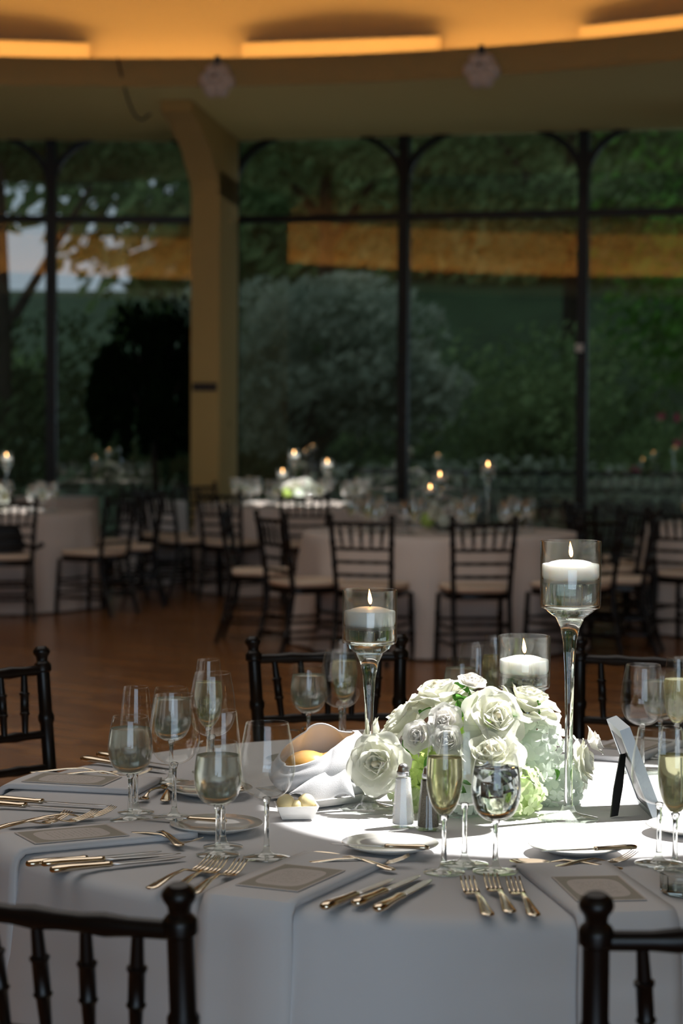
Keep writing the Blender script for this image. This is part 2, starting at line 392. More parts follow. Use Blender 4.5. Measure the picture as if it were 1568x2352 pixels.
oval([(1, 0.05, 4.36), (1, 1.08, 4.36), (1, 1.11, 4.62), (1, 1.15, 4.95), (1, 1.21, 5.32), (1, 1.18, 5.46)]).build('cove_wall', 'dome', ceil, sharp=60)
oval([(1, 1.18, 5.46), (.5, 0, 5.58), (.5, 0, 6.40), (.001, 0, 6.42)]).build('roof_lining', 'roofwood', ceil, sharp=30)
cl = oval([(1, 0.66, 4.42), (1, 0.70, 4.40), (1, 0.74, 4.42), (1, 0.70, 4.44), (1, 0.66, 4.42)]).build('cove_light', 'cove'); cl.location = (CR[0], CR[1], 0)
tag(cl, 'warm tube lighting hidden behind the curved cove lip', 'light')

def facet(i): p = Vector((*POLY[i], 0)); q = Vector((*POLY[(i + 1) % len(POLY)], 0)); return p, q
# walls out of view: plain painted panels (one with the tall rear windows)
for i in range(2, 13):
    p, q = facet(i); d = (q - p); L_ = d.length; ang = math.atan2(d.y, d.x)
    mb = MB()
    if i in (6,):
        mb.box(0, L_, 0, 0.15, 0, 0.35); mb.box(0, L_, 0, 0.15, 3.65, SOFF); mb.box(0, 0.18, 0, 0.15, 0.35, 3.65); mb.box(L_ - 0.18, L_, 0, 0.15, 0.35, 3.65)
        for u in (1.76, 3.52): mb.box(u - 0.05, u + 0.05, 0, 0.15, 0.35, 3.65)
    else: mb.box(0, L_, 0, 0.15, 0, SOFF)
    side = {2: 'right', 3: 'right', 4: 'right', 5: 'rear', 6: 'rear', 7: 'rear', 8: 'left', 9: 'left', 10: 'left', 11: 'left', 12: 'left'}[i]
    o = structure(mb.build('wall_' + side, 'wallpaint', smooth=False)); o.location = p; o.rotation_euler = (0, 0, ang)

# the two glazed facets in view; bay edges measured along each facet
TRZ = 3.50; SPR = 3.83
def window(n, base, ang, u0, u1):
    """one bay: transom bar carrying the mesh, mullion, arch ribs, two panes"""
    wnd = MB().box(u0, u1, -0.06, 0.06, TRZ - 0.035, TRZ + 0.035).build('window_%d' % n, 'mullion', smooth=False)
    structure(wnd); wnd.location = base; wnd.rotation_euler = (0, 0, ang)
    MB().box(u0 - 0.05, u0 + 0.05, -0.075, 0.075, 0, SOFF).build('mullion', 'mullion', wnd, False)
    a = (u1 - u0) / 2; c = (u0 + u1) / 2; b = 0.56
    for s in (-1, 1):
        pts = []
        for k in range(11):
            t = PI / 2 * k / 10; pts.append((c + s * a * math.cos(t), SPR + b * math.sin(t)))
        ring = []
        wd = 0.035
        vs = []; fs = []
        for (x, z), k in zip(pts, range(11)):
            t = PI / 2 * k / 10; nx, nz = s * math.cos(t) * b, math.sin(t) * a; ln = math.hypot(nx, nz); nx /= ln; nz /= ln
            wk = wd * (1.6 - 0.6 * min(1, k / 4))
            for y in (-0.05, 0.05): vs += [(x - nx * wk, y, z - nz * wk), (x + nx * wd * .6, y, z + nz * wd * .6)]
        for k in range(10):
            o = 4 * k; fs += [(o, o + 1, o + 5, o + 4), (o + 2, o + 6, o + 7, o + 3), (o, o + 4, o + 6, o + 2), (o + 1, o + 3, o + 7, o + 5)]
        MB().add(vs, fs).build('arch_rib', 'mullion', wnd, False)
    MB().box(u0, u1, -0.004, 0.004, 0.02, TRZ - 0.03).build('pane', 'pane', wnd, False)
    MB().box(u0, u1, -0.004, 0.004, TRZ + 0.03, SOFF).build('pane', 'pane', wnd, False)
    MB().box(u0, u1, -0.06, 0.06, 0, 0.10).build('sill', 'mullion', wnd, False)
    return wnd
p, q = facet(0); angR = math.atan2(q.y - p.y, q.x - p.x)
ub = [0.12, 1.88, 3.64, 5.28]
wins = [window(k + 1, p, angR, ub[k], ub[k + 1]) for k in range(3)]
p2, q2 = facet(13); angL = math.atan2(q2.y - p2.y, q2.x - p2.x); LL = (q2 - p2).length
ul = [0, LL - 3.42, LL - 1.70, LL - 0.1]
for k in range(3): window(k + 4, p2, angL, ul[k], ul[k + 1])
p3, q3 = facet(1); angF = math.atan2(q3.y - p3.y, q3.x - p3.x); LF = (q3 - p3).length
for k in range(3): window(k + 7, p3, angF, LF * k / 3, LF * (k + 1) / 3)
MB().box(1.83, 1.90, -0.14, -0.07, 2.17, 2.25).build('window_latch', 'whiteplastic', wins[2], False).location.x = 1.76

# column with its bracket arm, arm pointing to the middle of the hall
ca = R(-6.2); cpos = Vector((-1.300, 19.98, 0))
column = thing('trim_1', None, None, cpos, ca); structure(column)
MB().box(-0.135, 0.135, 0, 1.12, 0, 3.86).build('shaft', 'plaster', column, False)
prof = [(0.0, 3.84), (-0.28, 4.02), (-0.75, 4.20), (-1.55, 4.24), (-1.60, 4.284), (1.12, 4.284), (1.12, 3.84)]
prof = [(0.0, 3.62), (-0.10, 3.74), (-0.55, 3.98), (-1.15, 4.14), (-1.50, 4.18), (-1.50, 4.284), (1.12, 4.284), (1.12, 3.62)]
n = len(prof); MB().add([(-0.135, y, z) for y, z in prof] + [(0.135, y, z) for y, z in prof],
    [tuple(range(n)), tuple(range(2 * n - 1, n - 1, -1))] + [(k, k + n, (k + 1) % n + n, (k + 1) % n) for k in range(n)]).build('bracket', 'plaster', column, False)
c2 = copy_tree(column); c2.location = Vector(POLY[1] + (0,)) - Vector((-math.sin(R(-13)), math.cos(R(-13)), 0)) * 1.15; c2.rotation_euler = (0, 0, R(-13)); c2.name = 'trim_5'
sg = thing('wall_sign', 'small dark rectangular sign on the ochre column', 'sign', cpos, ca)
MB().box(-0.115, 0.115, -0.018, -0.001, 1.775, 1.85).build('plate', 'black', sg, False)
for k in range(4): MB().box(-0.09 + k * 0.047, -0.055 + k * 0.047, -0.022, -0.017, 1.80, 1.825).build('raised_mark', 'pot', sg, False)

# straight boxes standing in the cove, in front of the dome wall
def cove_box(n, px0, px1, ylip):
    u = ((px0 + px1) / 2 - 784) / F; p_, ang = oval_hit((px0 + px1) / 2, 1.02); X, Y = p_.x, p_.y
    half = (px1 - px0) / F * Y / 2 / max(0.8, math.cos(ang - math.atan(u)))
    o = thing('trim_%d' % n, None, None, (X, Y, 0), ang); structure(o)
    MB().box(-half, half, -0.03, 0.28, 4.36, 4.80).build('baffle', 'dome', o, False)
    MB().box(-half, half, -0.05, 0.30, 4.80, 4.825).build('cap', 'dome', o, False)
    return o
cove_box(2, -260, 190, 130); cove_box(3, 550, 1000, 130); cove_box(4, 1350, 1800, 70)

# lobed white LED lamps on the fascia and a loose cable
def lip_point(px, dr): return oval_hit(px, -0.035 - dr)[0]
def led_lamp(px, py, label, tilt):
    b_ = lip_point(px, 0.10); s = F / b_.y
    b_ = at_y(px, py, b_.y)
    o = thing('stage_lamp', label, 'lamp', b_, 0)
    face = Matrix.Rotation(tilt[1], 4, 'Z') @ Matrix.Rotation(R(90) + tilt[0], 4, 'X')
    h = MB()
    for k in range(7):
        a = 2 * PI * k / 6; r = 0 if k == 6 else 0.085
        h.ellipsoid((r * math.cos(a), r * math.sin(a), 0), (0.068, 0.068, 0.10), 14, 8)
    ob = h.build('lamp_head', 'lampbody', o); ob.matrix_local = face
    for k in range(7):
        a = 2 * PI * k / 6; r = 0 if k == 6 else 0.085
        e = MB().lathe([(0, 0.101), (0.014, 0.1005), (0.018, 0.094), (0.018, 0.085)], 12).build('lens', 'lens' if k == 6 else 'lampbody', o)
        e.matrix_local = face @ Matrix.Translation((r * math.cos(a), r * math.sin(a), 0))
    MB().tube([(-0.10, 0.02, 0.02), (-0.09, 0.05, 0.12), (0, 0.06, 0.165), (0.09, 0.05, 0.12), (0.10, 0.02, 0.02)], 0.012, 6).build('yoke', 'whiteplastic', o)
    MB().box(-0.022, 0.022, 0.035, 0.10, 0.14, 0.215).build('clamp', 'black', o, False)
led_lamp(498, 186, 'lobed white stage lamp on the cove lip above the column', (R(-18), R(-12)))
led_lamp(1106, 163, 'lobed white stage lamp on the cove lip towards the right', (R(-22), R(-20)))
A_ = lip_point(270, 0.08); A_ = at_y(270, 134, A_.y); B_ = at_y(345, 264, 18.45)
pts = []
for k in range(13):
    t = k / 12; p_ = A_.lerp(B_, t); p_.z -= 0.30 * math.sin(PI * t) ** 1.0 * (0.75 if t < .9 else .6); p_.y -= 0.02; pts.append(p_)
for p_ in pts: p_.z = min(p_.z, 4.6)
tag(MB().tube(pts, 0.009, 6).build('lamp_cable', 'bag'), 'thin cable drooping from the cove lip to the bracket', 'cable')

# ================================================================== OUTSIDE
def hill(x, y):
    k = min(1, max(0, (x + 0.068 * y) / 1.2))             # wooded bank to the right of the column, lower ground to the left
    return -0.9 + max(0, y - 24) * (0.165 + 0.185 * k) if y < 62 else -0.9 + 38 * (0.165 + 0.185 * k)
mb = MB(); mb.grid(lambda u, v: (-60 + 120 * u, 21.6 + v * 60, hill(-60 + 120 * u, 21.6 + v * 60)), 40, 30)
structure(mb.build('ground', 'lawn'))
mb = MB(); mb.grid(lambda u, v: (-14 + 26 * u, 21.4 + v * 3.2, -0.16 - 0.05 * v), 4, 2); structure(mb.build('terrace', 'paving'))

def foliage(name, blobs, nleaf, size, mat, parent, seed, droop=0.0):
    r_ = random.Random(seed); vs = []; fs = []
    for _ in range(nleaf):
        c, rad = r_.choice(blobs)
        d = Vector((r_.gauss(0, 1), r_.gauss(0, 1), r_.gauss(0, 1))).normalized() * (r_.random() ** 0.33)
        p = Vector((c[0] + d.x * rad[0], c[1] + d.y * rad[1], c[2] + d.z * rad[2]))
        n_ = Vector((r_.gauss(0, 1), r_.gauss(0, 1), r_.gauss(0, 1))).normalized(); a = n_.orthogonal().normalized()
        if droop: a = (a * (1 - droop) + Vector((0, 0, -1)) * droop).normalized()
        b = n_.cross(a); s = size * r_.uniform(0.6, 1.4); o = len(vs)
        vs += [p - a * s, p + b * s * .45, p + a * s, p - b * s * .45]; fs.append((o, o + 1, o + 2, o + 3))
    o = MB().add(vs, fs).build('foliage', mat, parent, False); o['kind'] = 'stuff'; return o
def tree(name, label, base, blobs, nleaf, size, mat, seed, trunk=None, group=None, droop=0.0):
    t = thing(name, label, 'tree' if 'tree' in name else 'shrub', base, 0, group)
    if trunk:
        for pts, rad in trunk: MB().tube(pts, rad, 8).build('trunk', 'bark', t)
    foliage(name, blobs, nleaf, size, mat, t, seed, droop); return t
def crown(cx, cy, cz, rx, ry, rz, n, seed, s=0.45):
    r_ = random.Random(seed); out = []
    for _ in range(n):
        d = Vector((r_.gauss(0, 1), r_.gauss(0, 1), r_.gauss(0, 1))).normalized() * (r_.random() ** 0.4)
        k = s * r_.uniform(0.6, 1.2); out.append(((cx + d.x * rx, cy + d.y * ry, cz + d.z * rz), (rx * k, ry * k, rz * k * 0.8)))
    return out
# (label, base x, y, crown centre z, radii, leaves, size, material)
TREES = [
 ('grey-green shrubby tree outside the window right of the column', -0.4, 25.2, 2.35, (1.6, 1.2, 1.0), 7000, 0.085, 'leafgrey'),
 ('dark tall evergreen filling the upper window right of the column', -0.3, 31, 6.3, (3.2, 2.0, 2.6), 9000, 0.10, 'leafmid'),
 ('leafy tree behind the arch between the two slender mullions', 3.2, 30, 6.2, (3.4, 2.0, 2.4), 9000, 0.10, 'leafmid'),
 ('bright green tree outside the rightmost window', 6.6, 28, 4.4, (2.8, 2.0, 3.0), 8000, 0.10, 'leafbright'),
 ('dark overhanging tree above the left windows', -4.4, 27, 5.35, (3.4, 1.4, 0.75), 24000, 0.085, 'leafmid'),
 ('rounded green bush low outside the middle window', 2.6, 27, 1.2, (2.2, 1.4, 2.0), 7000, 0.08, 'leafmid'),
 ('low leafy hedge just beyond the iron railing', 2.6, 23.2, 0.55, (3.2, 0.4, 0.55), 6000, 0.055, 'leafgrey'),
 ('dark bush behind the grey-green tree', -0.6, 28.5, 1.5, (2.4, 1.5, 2.4), 6000, 0.09, 'leafdark'),
 ('low dark hedge outside the left windows', -4.6, 27.5, 0.9, (3.4, 1.4, 1.6), 6000, 0.09, 'leafdark'),
 ('distant dark wood seen between the mullions', 1.5, 40, 6.6, (7.5, 2.5, 5.0), 16000, 0.28, 'leafmid'),
 ('distant dark treetop line left of the column', -7.5, 42, 0.9, (5.5, 2.5, 2.2), 9000, 0.2, 'leafmid'),
 ('tall dark tree at the far right edge', 11.0, 36, 6.6, (4.0, 2.5, 5.0), 10000, 0.24, 'leafmid'),
]
for i, (lb, x, y, cz, rr, nl, sz, mt) in enumerate(TREES):
    g = hill(x, y)
    br = [([(0, 0, 0), (0.06, 0, (cz - g) * 0.5), (0, 0, cz - g)], [0.16, 0.12, 0.05]), ([(0, 0, (cz - g) * .5), (rr[0] * .35, 0, (cz - g) * .85)], [0.08, 0.03]), ([(0, 0, (cz - g) * .6), (-rr[0] * .4, 0, (cz - g) * .95)], [0.08, 0.03])]
    tree('shrub' if 'bush' in lb or 'hedge' in lb else 'tree', lb, (x, y, g), crown(0, 0, cz - g, *rr, 26, i), nl, sz, mt, i, br)
az = tree('azalea_shrub', 'pink flowering shrub outside the rightmost window', (3.75, 24.0, hill(3.7, 24)), crown(0, 0, 1.5, 0.8, 0.6, 1.0, 16, 91), 3500, 0.06, 'leafmid', 91, [([(0, 0, 0), (0, 0, 1.2)], [0.05, 0.02])])
r_ = random.Random(5); fl = []
for k in range(26):
    d = Vector((r_.gauss(0, 1), -abs(r_.gauss(0, 1)), r_.gauss(0, 1))).normalized(); fl.append((d.x * .72, d.y * .62, 1.5 + d.z * 1.0))
bl = MB()
for k in range(5):
    a = 2 * PI * k / 5; bl.add([(0, 0, 0), (.5 * math.cos(a - .5), .5 * math.sin(a - .5), .25), (math.cos(a), math.sin(a), .3), (.5 * math.cos(a + .5), .5 * math.sin(a + .5), .25)], [(0, 1, 2, 3)])
blm = bl.mesh('blossom', 'pink', False)
for p_ in fl: link('blossom', blm, az, p_, (R(80) + r_.uniform(-.5, .5), 0, r_.uniform(-.6, .6)), 0.07)

# wrought iron balustrade beyond the right-hand glazing
rl = thing('iron_railing', 'black wrought iron scrollwork railing beyond the right windows', 'railing', (POLY[0][0] + 0.2 + 0.9 * math.sin(-angR) , POLY[0][1] + 0.9, 0), angR)
RX0, RX1 = 0.9, 6.2
MB().box(RX0, RX1, -0.025, 0.025, 0.97, 1.01).build('top_rail', 'iron', rl, False)
MB().box(RX0, RX1, -0.015, 0.015, 0.80, 0.82).build('middle_rail', 'iron', rl, False)
MB().box(RX0, RX1, -0.02, 0.02, 0.02, 0.05).build('bottom_rail', 'iron', rl, False)
def spiral(r0, turns, n=26, s=1):
    return [(s * r0 * (1 - 0.75 * t) * math.cos(2 * PI * turns * t), 0, r0 * (1 - 0.75 * t) * math.sin(2 * PI * turns * t)) for t in [k / n for k in range(n + 1)]]
scm = MB().tube(spiral(0.095, 1.6), 0.016, 6).mesh('scroll', 'iron'); scm2 = MB().tube(spiral(0.095, 1.6, s=-1), 0.016, 6).mesh('scroll', 'iron')
bigm = MB().tube([(0.0, 0, -0.22), (0.10, 0, -0.26), (0.12, 0, -0.12), (0, 0, 0), (-0.12, 0, 0.12), (-0.10, 0, 0.26), (0, 0, 0.22)], 0.016, 6).mesh('scroll', 'iron')
ringm = MB().tube([(0.07 * math.cos(2 * PI * k / 16), 0, 0.07 * math.sin(2 * PI * k / 16)) for k in range(17)], 0.009, 6).mesh('ring', 'iron')
x = RX0; k = 0
while x < RX1 + 0.01:
    if k % 6 == 0: MB().box(x - 0.018, x + 0.018, -0.018, 0.018, 0, 1.0).build('post', 'iron', rl, False)
    else:
        for z, mm in ((0.62, scm if k % 2 else scm2), (0.24, scm2 if k % 2 else scm)): link('scroll', mm, rl, (x, 0, z), (0, R(40 * (k % 3)), 0), 1.05)
        link('ring', ringm, rl, (x, 0, 0.895))
        link('scroll', bigm, rl, (x + 0.06, 0, 0.43), None, (0.8, 1, 0.8))
    x += 0.205; k += 1

# weeping fig in a pot inside the left window
fp = Vector((-1.82, 20.55, 0))
fig = thing('weeping_fig', 'large dark weeping fig tree in front of the left window', 'tree', fp)
MB().lathe([(0, 0), (0.17, 0), (0.22, 0.36), (0.235, 0.36), (0.235, 0.40), (0.20, 0.40), (0.19, 0.34), (0, 0.34)], 20).build('pot', 'pot', fig)
MB().tube([(0, 0, 0.3), (0.015, 0, 0.7), (-0.01, 0, 1.1), (0.0, 0, 1.6), (0.02, 0, 2.2)], [0.035, 0.03, 0.028, 0.026, 0.012], 8).build('trunk', 'bark', fig)
for k, (dx, dz) in enumerate(((0.4, 0.75), (-0.42, 0.7), (0.2, 0.95), (-0.2, 0.9))):
    MB().tube([(0, 0, 1.35), (dx * .6, 0.05 * (-1) ** k, 1.35 + dz * .7), (dx, 0.1 * (-1) ** k, 1.35 + dz)], [0.02, 0.014, 0.006], 6).build('branch', 'bark', fig)
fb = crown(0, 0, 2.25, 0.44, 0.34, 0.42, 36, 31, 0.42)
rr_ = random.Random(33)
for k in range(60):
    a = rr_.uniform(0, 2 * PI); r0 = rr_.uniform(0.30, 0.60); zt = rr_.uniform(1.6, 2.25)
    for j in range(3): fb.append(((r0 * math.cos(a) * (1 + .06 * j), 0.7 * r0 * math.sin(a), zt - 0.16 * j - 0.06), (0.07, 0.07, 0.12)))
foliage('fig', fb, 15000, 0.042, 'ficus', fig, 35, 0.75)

# ================================================================== CHAIRS
def make_chair(name, sides=8):
    """bamboo-turned ballroom chair; front is +y, back posts at y=-0.19"""
    t = thing(name, 'x', 'chair')
    def bamboo(p0, p1, r, knots, n=sides):
        p0, p1 = Vector(p0), Vector(p1); pts = []; rad = []
        st = sorted(set([0, 1] + [k + d for k in knots for d in (-0.03, -0.012, 0.012, 0.03)]))
        for s in st:
            if s < 0 or s > 1: continue
            on = any(abs(s - k) < 0.013 for k in knots); pts.append(p0.lerp(p1, s)); rad.append(r * (1.22 if on else 1.0))
        return pts, rad
    ZP = 0.925
    def px_(s, z): return s * (0.172 + 0.022 * max(0, (z - 0.45)) / 0.475)
    def py_(z): return -0.185 - 0.075 * max(0, z - 0.45) / 0.475 if z > 0.45 else -0.185 - 0.10 * ((0.45 - z) / 0.45) ** 1.6
    for s in (-1, 1):
        pts = []; rad = []
        for z in (0.0, 0.10, 0.14, 0.145, 0.16, 0.165, 0.30, 0.42, 0.55, 0.60, 0.607, 0.62, 0.627, 0.74, 0.747, 0.76, 0.767, 0.84, 0.862, 0.866, 0.88, 0.884, 0.890, 0.8905, 0.900, 0.906, 0.912, 0.918, 0.925):
            r = 0.0165
            if z in (0.145, 0.16, 0.607, 0.62, 0.747, 0.76): r = 0.020
            if z in (0.866, 0.88): r = 0.0215
            if z == 0.884: r = 0.0195
            if z in (0.8905, 0.890): r = 0.0135
            if z == 0.900: r = 0.0150
            if z == 0.906: r = 0.0195
            if z == 0.912: r = 0.0215
            if z == 0.918: r = 0.0195
            if z == 0.925: r = 0.012
            if z == 0: r = 0.013
            pts.append((px_(s, z), py_(z), z)); rad.append(r)
        MB().tube(pts, rad, 12).build('back_post', 'wood', t)
        pts, rad = bamboo((s * 0.195, 0.185, 0.43), (s * 0.205, 0.21, 0), 0.016, (0.3, 0.6))
        MB().tube(pts, rad, sides).build('leg', 'wood', t)
    def rail(z, r, name='back_rail', bow=0.018):
        pts = []; rad = []
        for k in range(13):
            u = -1 + k / 6; pts.append((px_(1, z) * u, py_(z) - bow * (1 - u * u), z)); rad.append(r * (1.25 if k in (3, 6, 9) else 1))
        MB().tube(pts, rad, sides).build(name, 'wood', t)
    rail(0.868, 0.0125, 'top_rail'); rail(0.715, 0.0105); rail(0.635, 0.0105); rail(0.555, 0.0105)
    for k in range(5):
        u0 = (-2 + k) * 0.33; u1 = (-2 + k) * 0.36
        a = (px_(1, .715) * u0, py_(.715) - 0.016 * (1 - u0 * u0), 0.72); b = (px_(1, .868) * u1, py_(.868) - 0.016 * (1 - u1 * u1), 0.865)
        pts, rad = bamboo(a, b, 0.0092, (0.33, 0.66)); rad = [q * (0.8 if i in (0, len(rad) - 1) else 1.15 if 0.25 < i / len(rad) < 0.75 else 1) for i, q in enumerate(rad)]
        MB().tube(pts, rad, sides).build('spindle', 'wood', t)
    mb = MB(); n = 20                             # seat frame and cushion: rounded trapezoids
    def outline(sc_):
        out = []
        for k in range(n):
            a = 2 * PI * k / n; c, s = math.cos(a), math.sin(a)
            x = math.copysign(abs(c) ** 0.45, c); y = math.copysign(abs(s) ** 0.45, s)
            out.append((x * (0.20 + 0.012 * y) * sc_, y * 0.205 * sc_))
        return out
    def slab(mb, prof):
        vs = []; fs = []
        for sc_, z in prof: vs += [(x, y, z) for x, y in outline(sc_)]
        m = len(prof)
        for i in range(m - 1):
            for k in range(n): fs.append((i * n + k, i * n + (k + 1) % n, (i + 1) * n + (k + 1) % n, (i + 1) * n + k))
        fs.append(tuple(range(n - 1, -1, -1))); fs.append(tuple((m - 1) * n + k for k in range(n)))
        return mb.add(vs, fs)
    slab(MB(), [(0.97, 0.415), (1.0, 0.42), (1.0, 0.45), (0.97, 0.455)]).build('seat', 'wood', t)
    slab(MB(), [(0.95, 0.456), (1.0, 0.465), (1.02, 0.48), (0.98, 0.495), (0.7, 0.50)]).build('cushion', 'cushion', t)
    for (a, b) in (((-.195, .195, .27), (.195, .195, .27)), ((-.2, .2, .17), (.2, .2, .17)), ((-.172, -.215, .27), (.172, -.215, .27)), ((-.172, -.24, .17), (.172, -.24, .17)),
                   ((-.195, .195, .24), (-.172, -.22, .24)), ((.195, .195, .24), (.172, -.22, .24)), ((-.2, .2, .14), (-.172, -.25, .14)), ((.2, .2, .14), (.172, -.25, .14))):
        pts, rad = bamboo(a, b, 0.0095, (0.33, 0.66)); MB().tube(pts, rad, 6).build('stretcher', 'wood', t)
    return t
chair = make_chair('ballroom_chair', 10)
def chair_at(cx, cy, ang, r, label, group, twist=0.0):
    """ang measured from straight towards the camera, positive to the right; r = distance of the chair back from the table middle"""
    a = R(ang); rb = r - 0.265
    return place(chair, (cx + rb * math.sin(a), cy - rb * math.cos(a), 0), a + R(twist), label, group)
TC = (0.256, 3.915)
G1 = 'chairs around the front table'
chair_at(*TC, -24.5, 1.505, 'dark chair at the bottom left corner, seen from behind', G1)
chair_at(*TC, 9.2, 1.475, 'dark chair at the bottom right corner, seen from behind', G1)
chair_at(*TC, -134, 1.53, 'dark chair at the left edge beyond the front table', G1, 4)
chair_at(*TC, -169, 1.53, 'dark chair behind the left candle holder facing the camera', G1)
chair_at(*TC, 160, 1.53, 'dark chair behind the tallest candle holder at right', G1, -4)

# ================================================================== TABLES AND CLOTHS
def cloth_mesh(rad, seed, waves=((9, 0.5), (14, 0.35), (23, 0.15)), amp=0.045, bottom=0.015, n=220, sq=0.0):
    r_ = random.Random(seed); ph = [r_.uniform(0, 6.28) for _ in waves]
    prof = [(0.0, ZT), (0.3, ZT), (0.6, ZT), (0.88, ZT), (0.955, ZT - 0.0005), (0.985, ZT - 0.003), (1.0, ZT - 0.010), (1.006, ZT - 0.02)]
    for k in range(1, 13): prof.append((1.006 + 0.05 * (k / 12) ** 0.8, ZT - 0.02 - (ZT - 0.02 - bottom) * k / 12))
    mb = MB(); vs = []; fs = []; rows = []
    for i, (f, z) in enumerate(prof):
        if i == 0: rows.append([0]); vs.append((0, 0, z)); continue
        t = max(0, (ZT - 0.02 - z) / (ZT - 0.02)) ** 0.75
        row = []
        for k in range(n):
            a = 2 * PI * k / n; s = sum(w_ * math.sin(m * a + p_) for (m, w_), p_ in zip(waves, ph))
            s = s if s > 0 else s * 0.6
            rr = rad * f + amp * t * s
            row.append(len(vs)); vs.append((rr * math.cos(a), rr * math.sin(a), z))
        rows.append(row)
    for a, b in zip(rows, rows[1:]):
        for k in range(n):
            k2 = (k + 1) % n
            fs.append((a[0], b[k], b[k2]) if len(a) == 1 else (a[k], b[k], b[k2], a[k2]))
    return mb.add(vs, fs)
def table(cx, cy, rad, seed, which, mat, catlab, amp=0.045):
    t = thing('banquet_table', 'round banquet table under the ' + which, 'table', (cx, cy, 0))
    MB().lathe([(0, ZT - 0.03), (rad - 0.02, ZT - 0.03), (rad - 0.012, ZT - 0.026), (rad - 0.012, ZT - 0.008), (rad - 0.02, ZT - 0.004), (0, ZT - 0.004)], 64).build('tabletop', 'bark', t)
    for k in range(4):
        a = PI / 4 + k * PI / 2; MB().tube([(0.5 * rad * math.cos(a), 0.5 * rad * math.sin(a), 0), (0.45 * rad * math.cos(a), 0.45 * rad * math.sin(a), ZT - 0.03)], 0.014, 8).build('leg', 'iron', t)
    c = link('tablecloth', cloth_mesh(rad, seed, amp=amp).mesh('tablecloth', mat), None, (cx, cy, 0)); c.rotation_euler = (0, 0, seed)
    return tag(c, catlab, 'tablecloth')
table(*TC, 0.915, 3, 'white cloth in the foreground', 'cloth', 'white floor-length tablecloth on the front table', 0.03)

# ------------------------------------------------------------------ place settings on the front table
def seat_frame(ang):
    a = R(ang); return Matrix.Translation((TC[0], TC[1], 0)) @ Matrix.Rotation(a, 4, 'Z')   # local -y points to the diner
def napkin(ang, label, rin=0.575, hw=0.075, drop=0.27, shift=0.0):
    def fn(u, v):
        x = (u * 2 - 1) * hw + shift
        edge = math.sqrt(0.915 ** 2 - x * x) + 0.006
        total = (edge - rin) + drop; s = v * total; rc = 0.016
        flat = edge - rin - rc
        if s < flat: return (x, -(rin + s), ZT + 0.0025)
        s2 = s - flat; arc = rc * PI / 2
        if s2 < arc:
            t = s2 / rc; return (x, -(edge - rc + rc * math.sin(t)), ZT + 0.0025 - rc * (1 - math.cos(t)))
        s3 = s2 - arc
        return (x + 0.006 * math.sin(s3 * 14) * (u - .5), -(edge + 0.004 + 0.05 * s3 + 0.003 * math.sin(x * 60)), ZT + 0.0025 - rc - s3)
    mb = MB().grid(fn, 8, 44); o = mb.build('folded_napkin', 'napkin')
    o.matrix_world = seat_frame(ang)
    md = o.modifiers.new('thickness', 'SOLIDIFY'); md.thickness = 0.009; md.offset = -1.0
    return tag(o, label, 'napkin', 'napkins hanging over the front table edge')
cardm = MB().box(-0.053, 0.053, -0.084, 0.084, 0, 0.0012).mesh('menu_card', 'menu', False)
def menu(ang, r, label, twist=0.0, dx=0.0):
    o = link('menu_card', cardm); o.matrix_world = seat_frame(ang) @ Matrix.Translation((dx, -r, ZT + 0.0125)) @ Matrix.Rotation(R(twist), 4, 'Z')
    return tag(o, label, 'menu', 'menu cards on the napkins')
napkin(-25.2, 'white napkin hanging over the table edge beside the bottom left chair')
napkin(10.0, 'white napkin under the menu behind the bottom right chair')
napkin(-62.5, 'white napkin at the left table edge under the lower menu', 0.60)
napkin(-103, 'white napkin at the left under the upper menu', 0.64)
napkin(-168, 'white napkin on the far side behind the left candle holder', 0.62)
napkin(150, 'white napkin on the far side right of the flowers', 0.60)
menu(-25.2, 0.775, 'menu card with dark border at the front middle')
menu(10.0, 0.775, 'menu card with striped border beside the bottom right chair', -3)
menu(-62.5, 0.80, 'lower menu card at the left edge of the table')
menu(-103, 0.80, 'upper menu card at the left edge of the table', -2)
menu(150, 0.78, 'menu card on the far side right of the flowers')
menu(-168, 0.79, 'menu card on the far side left of the flowers')

# cutlery prototypes lie along +x from handle end (x=0) to tip
def fork_mesh(L_, k=1.0):
    mb = MB()
    mb.loft([(0, .004, .005, .0012), (.004, .0085, .005, .0018), (.012, .0105, .0055, .002), (.035, .0085, .008, .002), (.07, .0055, .012, .0018), (.105, .0035, .013, .0018), (.122, .003, .009, .0018), (.132, .0065, .006, .0014), (.142, .0115, .004, .0012), (.152, .0125, .0035, .0011), (.156, .0125, .004, .001)], 10)
    for j in range(4):
        y = (-1.5 + j) * 0.0066
        t = MB().loft([(.152, .0024, .0038, .001), (.170, .0021, .0062, .001), (.188, .0018, .012, .0009), (.200, .0012, .018, .0006)], 6)
        mb.add([(a, b + y, c) for a, b, c in t.v], t.f)
    s = L_ / 0.2
    mb.v = [(a * s, b * s * k, c * s) for a, b, c in mb.v]; return mb
def spoon_mesh(L_):
    mb = MB()
    mb.loft([(0, .004, .004, .0012), (.004, .0085, .004, .0018), (.012, .0105, .0045, .002), (.035, .0085, .007, .002), (.07, .0055, .011, .0018), (.10, .0035, .012, .0018), (.118, .0032, .008, .0018), (.126, .005, .006, .0014)], 10)
    def fn(u, v):
        a = 2 * PI * u; e = v; x = .158 + .036 * e * math.cos(a); y = .021 * e * math.sin(a) * (1 - .12 * math.cos(a)); return (x, y, .0065 - .0065 * (1 - e * e))
    mb.grid(fn, 24, 6, True)
    mb.grid(lambda u, v: (lambda p: (p[0], p[1], p[2] - .0012))(fn(1 - u, v)), 24, 6, True)
    s = L_ / .195; mb.v = [(a * s, b * s, c * s) for a, b, c in mb.v]; return mb
